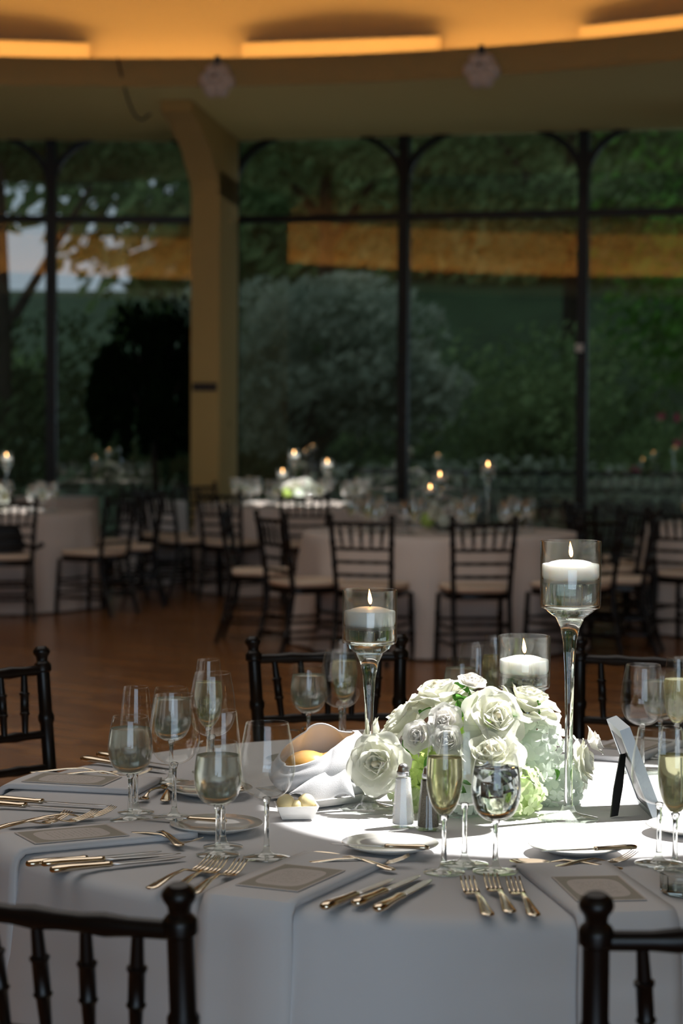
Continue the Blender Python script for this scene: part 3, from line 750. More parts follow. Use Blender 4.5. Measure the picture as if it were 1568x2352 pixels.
def knife_meshes(L_):
    s = L_ / .235
    h = MB().loft([(0, .003, .006, .003), (.003, .0085, .006, .005), (.012, .0115, .0065, .006), (.03, .0105, .0065, .006), (.06, .0085, .006, .005), (.09, .0078, .0055, .0045), (.098, .0095, .0055, .005), (.104, .0080, .0055, .0045)], 10)
    b = MB().loft([(.102, .0065, .005, .0014), (.12, .0085, .0045, .0012), (.17, .0092, .004, .001), (.205, .0085, .004, .001), (.225, .0055, .004, .0008), (.235, .0012, .004, .0005)], 8)
    for m_ in (h, b): m_.v = [(x * s, y * s, z * s) for x, y, z in m_.v]
    return h.mesh('handle', 'silver'), b.mesh('blade', 'steel')
forkM = fork_mesh(0.205).mesh('dinner_fork', 'silver'); forkS = fork_mesh(0.18).mesh('dessert_fork', 'silver')
spoonM = spoon_mesh(0.185).mesh('dessert_spoon', 'silver'); KH, KB = knife_meshes(0.235); BH, BB = knife_meshes(0.165)
def cutlery(kind, tail, head, label, dz=0.003, group=None, roll=0.0):
    a = tab(*tail, dz); b = tab(*head, dz); ang = math.atan2(b.y - a.y, b.x - a.x)
    if kind == 'knife' or kind == 'butter_knife':
        o = thing('dinner_knife' if kind == 'knife' else 'butter_knife', label, 'knife', a, ang, group)
        link('handle', KH if kind == 'knife' else BH, o); link('blade', KB if kind == 'knife' else BB, o); 
        if roll: o.rotation_euler = (roll, 0, ang)
    else:
        me = {'fork': forkM, 'dfork': forkS, 'spoon': spoonM}[kind]
        o = link({'fork': 'dinner_fork', 'dfork': 'dessert_fork', 'spoon': 'dessert_spoon'}[kind], me, None, a, (0, 0, ang))
        tag(o, label, 'spoon' if kind == 'spoon' else 'fork', group)
    return o
GF, GK, GD = 'dinner forks on the front table', 'dinner knives on the front table', 'dessert cutlery on the front table'
cutlery('fork', (1122, 2116), (1078, 2052), 'left fork of the three lying beside the bottom right menu', group=GF)
cutlery('fork', (1172, 2109), (1122, 2032), 'middle fork of the three lying beside the bottom right menu', group=GF)
cutlery('fork', (1228, 2117), (1175, 2042), 'right fork of the three lying beside the bottom right menu', group=GF)
cutlery('fork', (342, 2053), (505, 1988), 'leftmost fork beside the front middle menu', group=GF)
cutlery('fork', (395, 2060), (525, 1990), 'middle fork beside the front middle menu', group=GF)
cutlery('fork', (440, 2066), (578, 1990), 'rightmost fork beside the front middle menu', group=GF)
cutlery('fork', (-60, 1926), (155, 1890), 'lower gold-tinged fork between the two left menus', group=GF)
cutlery('fork', (-20, 1915), (215, 1888), 'middle gold-tinged fork between the two left menus', group=GF)
cutlery('fork', (20, 1904), (245, 1880), 'upper gold-tinged fork between the two left menus', group=GF)
cutlery('fork', (68, 1783), (262, 1783), 'upper fork above the upper left menu', group=GF)
cutlery('fork', (112, 1791), (320, 1790), 'lower fork above the upper left menu', group=GF)
cutlery('knife', (742, 2098), (885, 2036), 'leftmost knife of the three at the front table edge', group=GK)
cutlery('knife', (815, 2090), (950, 2026), 'middle knife of the three at the front table edge', group=GK)
cutlery('knife', (865, 2103), (978, 2036), 'rightmost knife of the three at the front table edge', group=GK)
cutlery('knife', (115, 2011), (440, 1976), 'nearest knife below the lower left menu', group=GK)
cutlery('knife', (60, 1997), (360, 1966), 'second knife below the lower left menu', group=GK)
cutlery('knife', (95, 1998), (450, 1968), 'long knife with dark blade below the lower left menu', dz=0.004, group=GK)
cutlery('knife', (-60, 1853), (215, 1869), 'lower silver knife between the two left menus', group=GK)
cutlery('knife', (-20, 1844), (258, 1860), 'upper silver knife between the two left menus', group=GK)
cutlery('knife', (188, 1751), (440, 1786), 'front knife at the far left edge of the table', group=GK)
cutlery('knife', (225, 1741), (420, 1772), 'rear knife at the far left edge of the table', group=GK)
cutlery('knife', (700, 1682), (735, 1712), 'left knife on the far side beside the bread napkin', group=GK)
cutlery('knife', (735, 1680), (780, 1710), 'right knife on the far side beside the bread napkin', group=GK)
cutlery('spoon', (905, 2008), (712, 1968), 'dessert spoon above the front middle menu', group=GD)
cutlery('dfork', (683, 1996), (918, 1992), 'dessert fork above the front middle menu', dz=0.004, group=GD)
cutlery('spoon', (1430, 2005), (1210, 1990), 'dessert spoon above the bottom right menu', group=GD)
cutlery('dfork', (1255, 2009), (1455, 1982), 'dessert fork above the bottom right menu', dz=0.004, group=GD)
cutlery('spoon', (415, 1955), (313, 1896), 'gold-tinged dessert spoon beside the left bread plate', dz=0.005, group=GD)
cutlery('dfork', (275, 1921), (392, 1940), 'dessert fork beside the left bread plate', group=GD)
cutlery('spoon', (378, 1848), (398, 1800), 'dessert spoon standing out bright behind the left glasses', group=GD)
cutlery('dfork', (375, 1815), (325, 1845), 'dessert fork beside the foot of the left wine glass', group=GD)
cutlery('fork', (672, 1684), (706, 1714), 'fork on the far side behind the bread napkin', group=GF)

# bread plates with butter knives
plM = MB().lathe([(0, 0.003), (0.045, 0.003), (0.052, 0.006), (0.080, 0.015), (0.0815, 0.0165), (0.080, 0.0175), (0.053, 0.010), (0.045, 0.0065), (0, 0.0065)], 48)
plM = plM.mesh('bread_plate', 'china')
def plate(px, py, label):
    o = link('bread_plate', plM, None, tab(px, py, 0.0)); return tag(o, label, 'plate', 'bread plates on the front table')
plate(895, 1957, 'white bread plate at front, left of the champagne glass'); plate(1325, 1961, 'white bread plate at front right below the tall candle holder')
plate(497, 1911, 'white bread plate behind the frosted front glass'); plate(482, 1828, 'white bread plate behind the left glasses, next to bread napkin')
plate(1590, 1915, 'white bread plate cut off by the right edge'); plate(700, 1760, 'white bread plate half hidden behind the bread napkin')
GB = 'butter knives on bread plates'
cutlery('butter_knife', (985, 1978), (765, 1967), 'butter knife across the plate left of the champagne glass', 0.018, GB)
cutlery('butter_knife', (1462, 1976), (1240, 1984), 'butter knife across the plate at front right', 0.018, GB)
cutlery('butter_knife', (520, 1915), (405, 1905), 'butter knife across the plate behind the frosted front glass', 0.018, GB)
cutlery('butter_knife', (560, 1840), (425, 1830), 'butter knife across the plate behind the left glasses', 0.018, GB)

# ------------------------------------------------------------------ glassware
def bowl_profile(pts, n=18):
    """smooth (r, z) polyline through control points (Catmull-Rom)"""
    out = []; P = [pts[0]] + pts + [pts[-1]]
    for i in range(1, len(P) - 2):
        for k in range(6):
            t = k / 6; a, b, c, d = P[i - 1], P[i], P[i + 1], P[i + 2]
            out.append(tuple(0.5 * (2 * b[j] + (c[j] - a[j]) * t + (2 * a[j] - 5 * b[j] + 4 * c[j] - d[j]) * t * t + (3 * b[j] - a[j] - 3 * c[j] + d[j]) * t ** 3) for j in (0, 1)))
    out.append(pts[-1]); return out
BOWLS = {   # (r, z) of the bowl from its bottom to the rim
 'goblet': [(0.004, 0.082), (0.018, 0.085), (0.032, 0.098), (0.0395, 0.122), (0.0385, 0.150), (0.0335, 0.180), (0.0315, 0.187)],
 'wine': [(0.004, 0.098), (0.020, 0.101), (0.036, 0.114), (0.0455, 0.140), (0.0440, 0.172), (0.0370, 0.212), (0.0350, 0.222)],
 'flute': [(0.003, 0.090), (0.010, 0.094), (0.022, 0.112), (0.0285, 0.142), (0.0285, 0.172), (0.0245, 0.215), (0.0225, 0.230)]}
def rad_at(prof, z):
    for (r0, z0), (r1, z1) in zip(prof, prof[1:]):
        if z0 <= z <= z1 + 1e-9: return r0 + (r1 - r0) * (z - z0) / max(1e-9, z1 - z0)
    return prof[-1][0]
def make_glass(kind, name, liquid=None, level=0.0, ice=False, label='x', seg=40):
    t = thing(name, label, 'glass')
    bp = bowl_profile(BOWLS[kind]); H = bp[-1][1]; zb = bp[0][1]
    rim = bp[-1][0]
    MB().lathe(bp + [(rim - 0.0005, H + 0.0009), (rim - 0.0012, H + 0.0004), (rim - 0.0013, H - 0.0012)], seg).build('bowl', 'glass', t, sharp=80)
    fr = {'goblet': 0.036, 'wine': 0.039, 'flute': 0.033}[kind]
    foot = [(0, 0.0005), (fr * .5, 0.0005), (fr, 0.0005), (fr + .0006, 0.0016), (fr, 0.0026), (fr * .6, 0.0045), (fr * .3, 0.007), (0.0065, 0.012), (0.0048, 0.020)]
    MB().lathe(foot + [(0, 0.020)], seg).build('foot', 'rimglass', t, sharp=80)
    MB().lathe([(0, 0.0195), (0.0048, 0.0195), (0.0042, 0.035), (0.0038, zb * .7), (0.0042, zb * .9), (0.0075, zb + 0.0015), (0.004, zb + 0.0035), (0, zb + 0.004)], 20).build('stem', 'stem', t, sharp=80)
    if liquid:
        lp = [(0, zb + 0.0045)] + [(max(0.001, r - 0.0011), z + 0.0012) for r, z in bp if zb + 0.003 < z < level]
        lp = [lp[0]] + [q for q in lp[1:] if q[1] > zb + 0.0045]
        rl_ = rad_at(bp, level) - 0.0011; lp += [(rl_, level), (rl_ - 0.001, level + 0.0002), (0, level)]
        lq = MB().lathe(lp, seg).build('water' if 'water' in liquid else 'sparkling_wine', liquid, t, sharp=60)
        if ice:
            r_ = random.Random(3)
            for k in range(4):
                c = MB().box(-.011, .011, -.011, .011, -.011, .011).build('ice_cube', 'ice', lq, False)
                c.location = ((-.012, .011, .004, -.006)[k], (.004, -.008, .012, -.012)[k], (level - .010, level - .012, level - .031, level - .034)[k])
                c.rotation_euler = (r_.uniform(0, 1.5), r_.uniform(0, 1.5), r_.uniform(0, 1.5))
    return t
gobW = make_glass('goblet', 'water_goblet', 'water', 0.168, True)
gobC = make_glass('goblet', 'water_goblet', 'coldwater', 0.166)
wineE = make_glass('wine', 'wine_glass')
fluteF = make_glass('flute', 'champagne_flute', 'wine', 0.185)
fluteE = make_glass('flute', 'champagne_flute')
def glass(proto, px, py, label, rz=0.0):
    return place(proto, tab(px, py, 0.0008), rz, label, 'glasses on the front table')
glass(fluteF, 1019, 2006, 'filled champagne flute in front of the salt shaker')
glass(wineE, 1066, 1988, 'empty wine glass between flute and iced water in front of the flowers')
glass(gobW, 1137, 2004, 'goblet of iced water in front of the flowers')
glass(gobC, 500, 1966, 'frosted water goblet nearest the bottom left chair')
glass(fluteE, 512, 1948, 'champagne flute right behind the nearest frosted goblet')
glass(wineE, 612, 1972, 'empty wine glass in front of the bread napkin')
glass(gobC, 299, 1886, 'leftmost frosted water goblet')
glass(fluteE, 312, 1868, 'champagne flute right behind the leftmost goblet')
glass(wineE, 400, 1880, 'empty wine glass right of the leftmost goblet')
glass(gobC, 393, 1797, 'water goblet seen through the wine glass at left')
glass(wineE, 487, 1806, 'larger wine glass behind the left bread plate')
glass(fluteF, 478, 1775, 'champagne flute farthest back among the left glasses')
glass(gobC, 708, 1726, 'water goblet behind the bread napkin')
glass(wineE, 782, 1730, 'wine glass behind the bread, beside the left candle holder')
glass(fluteF, 790, 1708, 'champagne flute behind the left candle holder stem')
glass(wineE, 1095, 1706, 'wine glass behind the top of the flowers')
glass(fluteF, 1134, 1692, 'champagne flute just left of the shortest candle holder')
glass(gobC, 1058, 1705, 'goblet hidden behind the topmost rose')
glass(wineE, 1474, 1776, 'large empty wine glass in front of the right rear chair')
glass(fluteF, 1553, 1764, 'filled champagne flute behind at the right edge')
glass(gobC, 1515, 1742, 'goblet behind the wine glass at the right rear')
glass(wineE, 1512, 1986, 'empty wine glass beside the picture frame at right')
glass(fluteF, 1549, 2000, 'filled champagne flute nearest at the right edge')
vot = thing('glass_votive', 'low dark green glass dish at the right edge of the table', 'dish', tab(1576, 2052, 0.001))
MB().lathe([(0, 0), (0.036, 0), (0.040, 0.004), (0.041, 0.030), (0.039, 0.031), (0.037, 0.008), (0, 0.007)], 10).build('dish', 'stem', vot, sharp=20)

# ------------------------------------------------------------------ candle holders
def candle_holder(px, py, H, cylh, rad, label, clabel, scale=1.0, level=0.55, base=None, lowpoly=False, group=None):
    o = thing('candle_holder', label, 'candle holder', base if base else tab(px, py, 0.0008), 0, group)
    n = 20 if lowpoly else 48
    zc = H - cylh                                  # bottom of the cylinder
    fr = rad * 1.0
    MB().lathe([(0, .0005), (fr, .0005), (fr + .0008, .0025), (fr - .001, .0045), (fr * .6, .008), (fr * .32, .013), (.013, .018), (.0105, .026), (0, .026)], n).build('foot', 'rimglass', o, sharp=80)
    sm = max(0.0, zc - 0.06)
    MB().lathe([(0, .0255), (.0085, .0255), (.0075, .05), (.0070, sm * .5 + .02), (.0085, sm * .8), (.012, sm), (.017, zc - .035), (.026, zc - .016), (.040, zc - .006), (rad * .86, zc), (0, zc)], n).build('stem', 'stem', o, sharp=80)
    t = 0.0022
    MB().lathe([(0, zc), (rad * .86, zc), (rad * .97, zc + .002), (rad, zc + .007), (rad, H - .001), (rad - t * .5, H), (rad - t, H - .001), (rad - t, zc + .008), (rad * .9, zc + .006), (0, zc + .006)], n).build('glass_cylinder', 'rimglass', o, sharp=80)
    zl = zc + cylh * level                         # candle top edge
    ch = 0.032 * scale
    MB().lathe([(0, zc + .0065), (rad * .9, zc + .0065), (rad - t - .0006, zc + .010), (rad - t - .0006, zl - ch * .80), (0, zl - ch * .80)], n).build('water', 'water', o, sharp=60)
    c = thing('floating_candle', clabel, 'candle', o.location + Vector((0, 0, zl)), 0, group and group.replace('holders', 'candles'))
    cr = rad - t - .0012
    MB().lathe([(0, -ch), (cr * .80, -ch), (cr * .93, -ch * .86), (cr, -ch * .62), (cr, -ch * .06), (cr - .001, 0), (cr * .82, .0005), (cr * .70, .0035), (cr * .45, .0065), (0, .0075)], n).build('wax', 'wax', c, sharp=60)
    MB().tube([(0, 0, .006), (.0006, 0, .010), (.0012, 0, .0135)], .0008, 6).build('wick', 'wick', c)
    fl_ = MB().lathe([(0, 0), (.0022, .002), (.0036, .007), (.0035, .012), (.0024, .019), (.0010, .025), (0, .029)], 12).build('flame', 'flame', c)
    fl_.location = (.001, 0, .0115); fl_.rotation_euler = (0, R(-5), 0)
    return o
candle_holder(1304, 1884, 0.503, 0.122, 0.0545, 'tallest glass candle holder with long stem, right of the flowers', 'floating candle in the tallest holder on the front table', 1.05, 0.66)
candle_holder(846, 1860, 0.406, 0.100, 0.0505, 'glass candle holder with long stem, left of the flowers', 'floating candle in the holder left of the flowers', 1.05, 0.61)
candle_holder(1200, 1838, 0.312, 0.100, 0.0498, 'shortest glass candle holder rising behind the roses', 'floating candle in the holder behind the roses', 1.0, 0.55)

# ------------------------------------------------------------------ centrepiece
def petal_mesh(Wd, H, cup, curl, seed, mat, nu=6, nv=6):
    r_ = random.Random(seed); ph = r_.uniform(0, 6)
    def fn(u, v):
        q = u * 2 - 1; wv = (min(1, v * 1.5) ** 0.65) * (1 - 0.5 * max(0, (v - .72) / .28) ** 2)
        a = q * cup * 1.1; x = Wd * wv * (math.sin(a) / math.sin(cup * 1.1)) ; y = -Wd * wv * (1 - math.cos(a)) * 1.2
        z = H * (v - 0.14 * q * q * v * v)
        y += curl * H * max(0, v - .55) ** 1.6 * 2.0 + 0.05 * H * math.sin(PI * v)
        z -= curl * H * max(0, v - .7) ** 2 * 1.2
        y += 0.018 * H * math.sin(4 * q + ph) * v + 0.02 * H * max(0, v - .6) * math.sin(9 * q + ph * 2)
        return (x, y, z)
    return MB().grid(fn, nu, nv).mesh('petal', mat)
PET = {m: [petal_mesh(.17, .30, 1.15, 0.02, 1, mi), petal_mesh(.23, .34, 1.0, .10, 2, mi), petal_mesh(.27, .38, .85, .28, 3, m), petal_mesh(.31, .43, .7, .45, 4, m), petal_mesh(.33, .47, .6, .60, 5, m)]
       for m, mi in (('rose', 'rosein'), ('carn', 'carn'), ('bud', 'rose')) if m in M or True for m, mi in [(m if m in M else 'rose', mi)]}
hm = MB().ellipsoid((0, 0, .06), (.07, .07, .16), 10, 6).mesh('heart', 'rosein'); hmc = MB().ellipsoid((0, 0, .06), (.07, .07, .16), 10, 6).mesh('heart', 'carn')
LAY = [(3, .02, 4, 0), (4, .045, 14, 1), (5, .085, 27, 2), (6, .12, 44, 3), (6, .13, 64, 4)]
def quat_to(nrm, spin=0.0):
    return nrm.to_track_quat('Z', 'Y') @ Quaternion((0, 0, 1), spin)
def rose(parent, loc, nrm, diam, mat='rose', seed=0, openness=1.0, layers=5):
    r_ = random.Random(seed)
    o = link('rose', hm if mat == 'rose' else hmc, parent, loc, quat_to(nrm, r_.uniform(0, 6)).to_euler(), diam)
    for li, (n_, r0, tilt, pi_) in enumerate(LAY[:layers]):
        for k in range(n_):
            a = 2 * PI * k / n_ + li * 0.7 + r_.uniform(-.12, .12)
            mt = Matrix.Rotation(a, 4, 'Z') @ Matrix.Translation((0, r0, -.10 - .02 * li)) @ Matrix.Rotation(-R(tilt * openness + r_.uniform(-5, 5)), 4, 'X') @ Matrix.Rotation(r_.uniform(-.15, .15), 4, 'Y') @ Matrix.Scale(r_.uniform(.92, 1.08), 4)
            link('petal', PET[mat][pi_], o, mat4=mt)
    return o
def floret_mesh(mat, seed):
    r_ = random.Random(seed); mb = MB()
    for k in range(4):
        a = PI / 2 * k + r_.uniform(-.1, .1); c, s = math.cos(a), math.sin(a)
        prof = [(0, 0, 0), (.22, -.20, .05), (.22, .20, .05), (.44, -.27, .09), (.44, .27, .09), (.58, -.14, .03 + r_.uniform(-.05, .05)), (.58, .14, .03), (.34, 0, .03)]
        mb.add([(x * c - y * s, x * s + y * c, z) for x, y, z in prof], [(0, 1, 7), (0, 7, 2), (1, 3, 7), (7, 4, 2), (3, 5, 7), (7, 5, 6), (7, 6, 4)])
    return mb.mesh('floret', mat)
FLO = {m: [floret_mesh(m, k) for k in range(3)] for m in ('hyd_w', 'hyd_g', 'hyd_p')}
corem = MB().ellipsoid((0, 0, 0), (.58, .58, .58), 12, 8)
COR = {m: corem.mesh('hydrangea', m) for m in ('hyd_w', 'hyd_g', 'hyd_p')}
def hydrangea(parent, loc, nrm, diam, mat, seed, n_=48):
    r_ = random.Random(seed); o = link('hydrangea', COR[mat], parent, loc, quat_to(nrm).to_euler(), diam / 2)
    for k in range(n_):
        z = 1 - 1.75 * (k + .5) / n_; a = k * 2.39996 + r_.uniform(-.2, .2); s = math.sqrt(max(0, 1 - z * z)); d = Vector((s * math.cos(a), s * math.sin(a), z))
        rr = r_.uniform(.74, .98); d2 = (d + Vector((r_.gauss(0, .38), r_.gauss(0, .38), r_.gauss(0, .38)))).normalized()
        link('floret', r_.choice(FLO[mat]), o, d * rr, quat_to(d2, r_.uniform(0, 6)).to_euler(), .52 * r_.uniform(.85, 1.15))
    return o
AC = Vector((0.262, 3.935, ZT + 0.02))
arr = thing('flower_arrangement', 'low centrepiece of white roses and lime hydrangeas on the front table', 'flowers', (AC.x, AC.y, ZT))
MB().lathe([(0, 0.001), (0.055, 0.001), (0.075, 0.02), (0.08, 0.06), (0.074, 0.062), (0.068, 0.02), (0, 0.012)], 28).build('bowl', 'black', arr)
def arr_hit(px, py, k=1.0):
    """point on the dome of the arrangement under a frame pixel, local to arr, and its outward normal"""
    rx, ry, rz = 0.185 * k, 0.17 * k, 0.20 * k
    o = Vector((0, 0, CAMZ)) - AC; d = ray(px, py)
    o2 = Vector((o.x / rx, o.y / ry, o.z / rz)); d2 = Vector((d.x / rx, d.y / ry, d.z / rz))
    A = d2.dot(d2); B = 2 * o2.dot(d2); C = o2.dot(o2) - 1; D = B * B - 4 * A * C
    t = (-B - math.sqrt(D)) / (2 * A) if D > 0 else -B / (2 * A)
    p = o + d * t; n_ = Vector((p.x / rx ** 2, p.y / ry ** 2, p.z / rz ** 2)).normalized()
    return p + AC - Vector((AC.x, AC.y, ZT)), n_
SPX = F / 3.85
RO = [(1003, 1578, 150, 'rose', (0, 0, .6), 1.0, 5), (1218, 1592, 148, 'rose', (0.1, 0, .8), 1.05, 5), (913, 1642, 142, 'rose', (-.2, -.1, .5), 1.0, 5), (1142, 1642, 132, 'rose', (.35, -.5, -.1), .9, 5),
      (862, 1752, 128, 'rose', (-.45, -.6, 0), .9, 5), (1122, 1722, 150, 'rose', (0, -.2, .7), 1.0, 5), (1352, 1745, 112, 'rose', (.5, -.2, .1), .95, 5), (845, 1680, 92, 'rose', (-.5, 0, .3), .9, 4),
      (1085, 1560, 78, 'carn', (.3, -.3, .4), 1.0, 4), (1018, 1655, 92, 'carn', (0, -.6, .2), 1.0, 4), (955, 1690, 84, 'carn', (-.2, -.6, 0), 1.0, 4), (1372, 1700, 76, 'carn', (.6, 0, .4), 1.0, 4), (1025, 1700, 80, 'carn', (0, -.7, 0), 1.0, 4)]
for i, (px, py, dp, mt, bias, op, ly) in enumerate(RO):
    p_, n_ = arr_hit(px, py, 1.1); n_ = (n_ + Vector(bias)).normalized()
    if (px, py) == (862, 1752):                   # the rose that stands out in front of the left candle stem
        p_ = at_y(860, 1755, 3.80) - Vector((AC.x, AC.y, ZT)); n_ = Vector((-.35, -.9, .15)).normalized()
    d_ = dp / SPX * 1.05; rose(arr, p_ - n_ * d_ * .12, n_, d_, mt, i + 20, op, ly)
HY = [(1262, 1700, 150, 'hyd_w', 50), (1318, 1800, 130, 'hyd_w', 44), (948, 1765, 112, 'hyd_g', 44), (1205, 1822, 140, 'hyd_p', 50), (930, 1838, 120, 'hyd_p', 44), (1055, 1830, 130, 'hyd_w', 34), (1075, 1650, 110, 'hyd_g', 30)]
for i, (px, py, dp, mt, nn) in enumerate(HY):
    p_, n_ = arr_hit(px, py, 0.92); d_ = dp / SPX * 1.05
    hydrangea(arr, p_ - n_ * d_ * .30, n_, d_, mt, i + 70, nn)
lfm = MB().grid(lambda u, v: (0.5 * math.sin(PI * v) ** .8 * (u * 2 - 1) * .55, v, .12 * math.sin(PI * v) + .10 * abs(u * 2 - 1)), 4, 6).mesh('leaf', 'stemgreen')
r_ = random.Random(12)
for i, (px, py) in enumerate([(1070, 1600), (1062, 1612), (1078, 1590), (985, 1625), (940, 1725), (970, 1765), (1060, 1640), (1180, 1640), (1240, 1640), (905, 1800), (1285, 1790), (1090, 1790), (1040, 1800), (880, 1700), (1160, 1790)]):
    p_, n_ = arr_hit(px, py, 1.02); link('leaf', lfm, arr, p_ - n_ * .01, (quat_to(n_, r_.uniform(0, 6)) @ Quaternion((1, 0, 0), r_.uniform(.2, .9))).to_euler(), r_.uniform(.028, .045))
for i, (px, py) in enumerate([(1085, 1562), (1003, 1590), (1218, 1605), (1072, 1575)]):
    p_, n_ = arr_hit(px, py, .98); q_ = Vector((0.02 * (i - 1.5), -0.02, 0.10)); MB().tube([q_, q_.lerp(p_, .5) + Vector((0, -.02, .01)), p_], .0022, 6).build('stalk', 'stemgreen', arr)

# ------------------------------------------------------------------ salt, pepper, bread, butter, picture frame
def shaker(px, py, label, fill):
    o = thing('salt_shaker' if fill == 'salt' else 'pepper_shaker', label, 'shaker', tab(px, py, 0.0008))
    MB().lathe([(0, 0), (.0215, 0), (.0225, .003), (.0205, .012), (.0165, .050), (.0135, .088), (.0115, .093), (.0105, .090), (0, .090)], 10).build('glass_body', 'glass', o, sharp=20)
    MB().lathe([(0, .006), (.0185, .006), (.0185, .014), (.0155, .050), (.0125, .087), (0, .087)], 10).build('salt' if fill == 'salt' else 'pepper', fill, o, sharp=20)
    MB().lathe([(.0112, .091), (.0118, .0925), (.0118, .098), (.0105, .0995), (.0098, .105), (.0075, .110), (.0035, .1125), (0, .113)], 20).build('metal_cap', 'steel', o)
shaker(925, 1900, 'faceted glass salt shaker full of white salt', 'salt'); shaker(983, 1906, 'glass pepper shaker half hidden by the champagne flute', 'pepper')
bp0 = tab(742, 1838)
tray = thing('serving_tray', 'white square china tray under the bread napkin', 'tray', bp0 + Vector((0.0, 0.0, 0.0005)), R(38))
MB().box(-.075, .075, -.075, .075, .004, .008).build('base', 'china', tray, False)
for k in range(4):
    e = MB(); e.add([(-.075, -.075, .004), (.075, -.075, .004), (.092, -.092, .020), (-.092, -.092, .020), (-.075, -.072, .009), (.075, -.072, .009), (.088, -.086, .021), (-.088, -.086, .021)],
          [(0, 1, 2, 3), (4, 7, 6, 5), (3, 2, 6, 7), (0, 4, 5, 1), (1, 5, 6, 2), (0, 3, 7, 4)]); e.build('rim', 'china', tray, False).rotation_euler = (0, 0, k * PI / 2)
def pouch(u, v):
    a = 2 * PI * u; d = (a - R(200) + PI) % (2 * PI) - PI          # angle from the opening at the left front
    op = max(0, math.cos(d)) ** 1.5
    top = .112 - .050 * op + .016 * max(0, math.cos(a - R(80))) ** 6 + .010 * max(0, math.cos(a - R(330))) ** 4
    crease = abs(math.sin(2.5 * a + 1.3)) ** .6                     # sharp vertical creases between soft panels
    r = .066 + .030 * math.sin(PI * min(1, v * .85 + .08)) - .022 * v ** 2 + (.010 * crease - .004) * (0.3 + v) + .022 * op * v
    r += .010 * max(0, v - .8) * 5 * (0.3 + op)                      # rim turned outwards
    tw = a + .35 * v
    return (r * 1.05 * math.cos(tw), r * .85 * math.sin(tw), .010 + top * v ** .9)
nb = MB().grid(pouch, 96, 22, True).build('bread_napkin', 'napkin', sharp=70); nb.location = bp0 + Vector((0.004, 0.004, 0.001))
nb.modifiers.new('thickness', 'SOLIDIFY').thickness = 0.0025
tag(nb, 'white cloth napkin gathered around the bread rolls', 'napkin')
def flap(u, v):
    # corner of cloth folded across the front, rolled over at its edge
    w_ = .060 * (1 - v) + .006; x = (u * 2 - 1) * w_ + .030 * v - .01; z = .018 + .078 * v
    roll = .020 * math.sin(PI * u) ** .7 * (1 - .3 * v) + .012 * max(0, u - .75) * 4
    return (x + .010 * v, -.080 - roll + .050 * v * v, z + .010 * math.sin(3 * PI * u) * (1 - v))
fl2 = MB().grid(flap, 18, 14).build('folded_corner', 'napkin', nb, sharp=70)
fl2.modifiers.new('thickness', 'SOLIDIFY').thickness = 0.002
fl3 = MB().grid(lambda u, v: (.035 + .045 * u + .006 * math.sin(6 * v), -.060 + .055 * u * u - .014 * math.sin(PI * v), .012 + (.030 + .055 * (1 - u)) * v), 10, 10).build('folded_corner', 'napkin', nb, sharp=70)
fl3.modifiers.new('thickness', 'SOLIDIFY').thickness = 0.002
for k, (dx, dy, dz, r0) in enumerate(((-.030, -.012, .070, .038), (.022, .018, .066, .036), (-.010, .030, .062, .034))):
    b_ = MB().ellipsoid((0, 0, 0), (r0 * 1.15, r0 * .95, r0 * .8), 18, 10).build('bread_roll', 'bread'); b_.location = bp0 + Vector((dx, dy, dz - .004))
    tag(b_, ('glazed round bread roll nearest the napkin opening', 'bread roll at the back right inside the napkin', 'bread roll deep inside the napkin')[k], 'bread', 'rolls in the napkin')
bd = tab(680, 1880); dish = thing('butter_dish', 'small white square butter dish before the bread napkin', 'dish', bd + Vector((0, 0, .0006)), R(8))
e = MB(); e.add([(-.028, -.022, .002), (.028, -.022, .002), (.028, .022, .002), (-.028, .022, .002), (-.038, -.031, .026), (.038, -.031, .026), (.038, .031, .026), (-.038, .031, .026), (-.035, -.028, .026), (.035, -.028, .026), (.035, .028, .026), (-.035, .028, .026), (-.026, -.020, .006), (.026, -.020, .006), (.026, .020, .006), (-.026, .020, .006)],
  [(0, 3, 2, 1)] + [(k, (k + 1) % 4, (k + 1) % 4 + 4, k + 4) for k in range(4)] + [(k + 4, (k + 1) % 4 + 4, (k + 1) % 4 + 8, k + 8) for k in range(4)] + [(k + 8, (k + 1) % 4 + 8, (k + 1) % 4 + 12, k + 12) for k in range(4)] + [(12, 13, 14, 15)])
e.build('dish', 'china', dish, False)
for k, (dx, dy, r0) in enumerate(((-.019, 0, .0165), (.018, .004, .0165), (.001, -.003, .0135))):
    b_ = MB().ellipsoid((0, 0, 0), (r0, r0, r0), 16, 10).build('butter_ball', 'butter'); b_.location = bd + Vector((dx, dy, .0075 + r0 + (.004 if k < 2 else 0)))
    tag(b_, ('left ball of butter in the small dish', 'right ball of butter in the small dish', 'small middle ball of butter in the dish')[k], 'butter', 'butter balls')
# picture frame standing with its easel back towards the flowers
P0 = tab(1512, 1882); fw, fhh = 0.15, 0.175; lean = math.atan2(0.062, 0.16)
pf = thing('picture_frame', 'silver picture frame seen from behind at the right of the table', 'frame', P0 + Vector((0, 0, .001)), R(2))
FM = Matrix.Rotation(-lean, 4, 'Y')
def fbox(a): return MB().box(*a, M4=FM)
for a in ((-.010, .010, 0, .018, 0, fhh), (-.010, .010, fw - .018, fw, 0, fhh), (-.010, .010, .018, fw - .018, 0, .018), (-.010, .010, .018, fw - .018, fhh - .018, fhh)): fbox(a).build('frame_bar', 'pewter', pf, False)
fbox((-.0085, -.001, .012, fw - .012, .012, fhh - .012)).build('backing', 'bag', pf, False)
fbox((-.0005, .0005, .018, fw - .018, .018, fhh - .018)).build('card', 'napkin', pf, False)
ea = FM @ Vector((-.012, fw * .45, .120)); eb = Vector((-.078, fw * .12, .001))
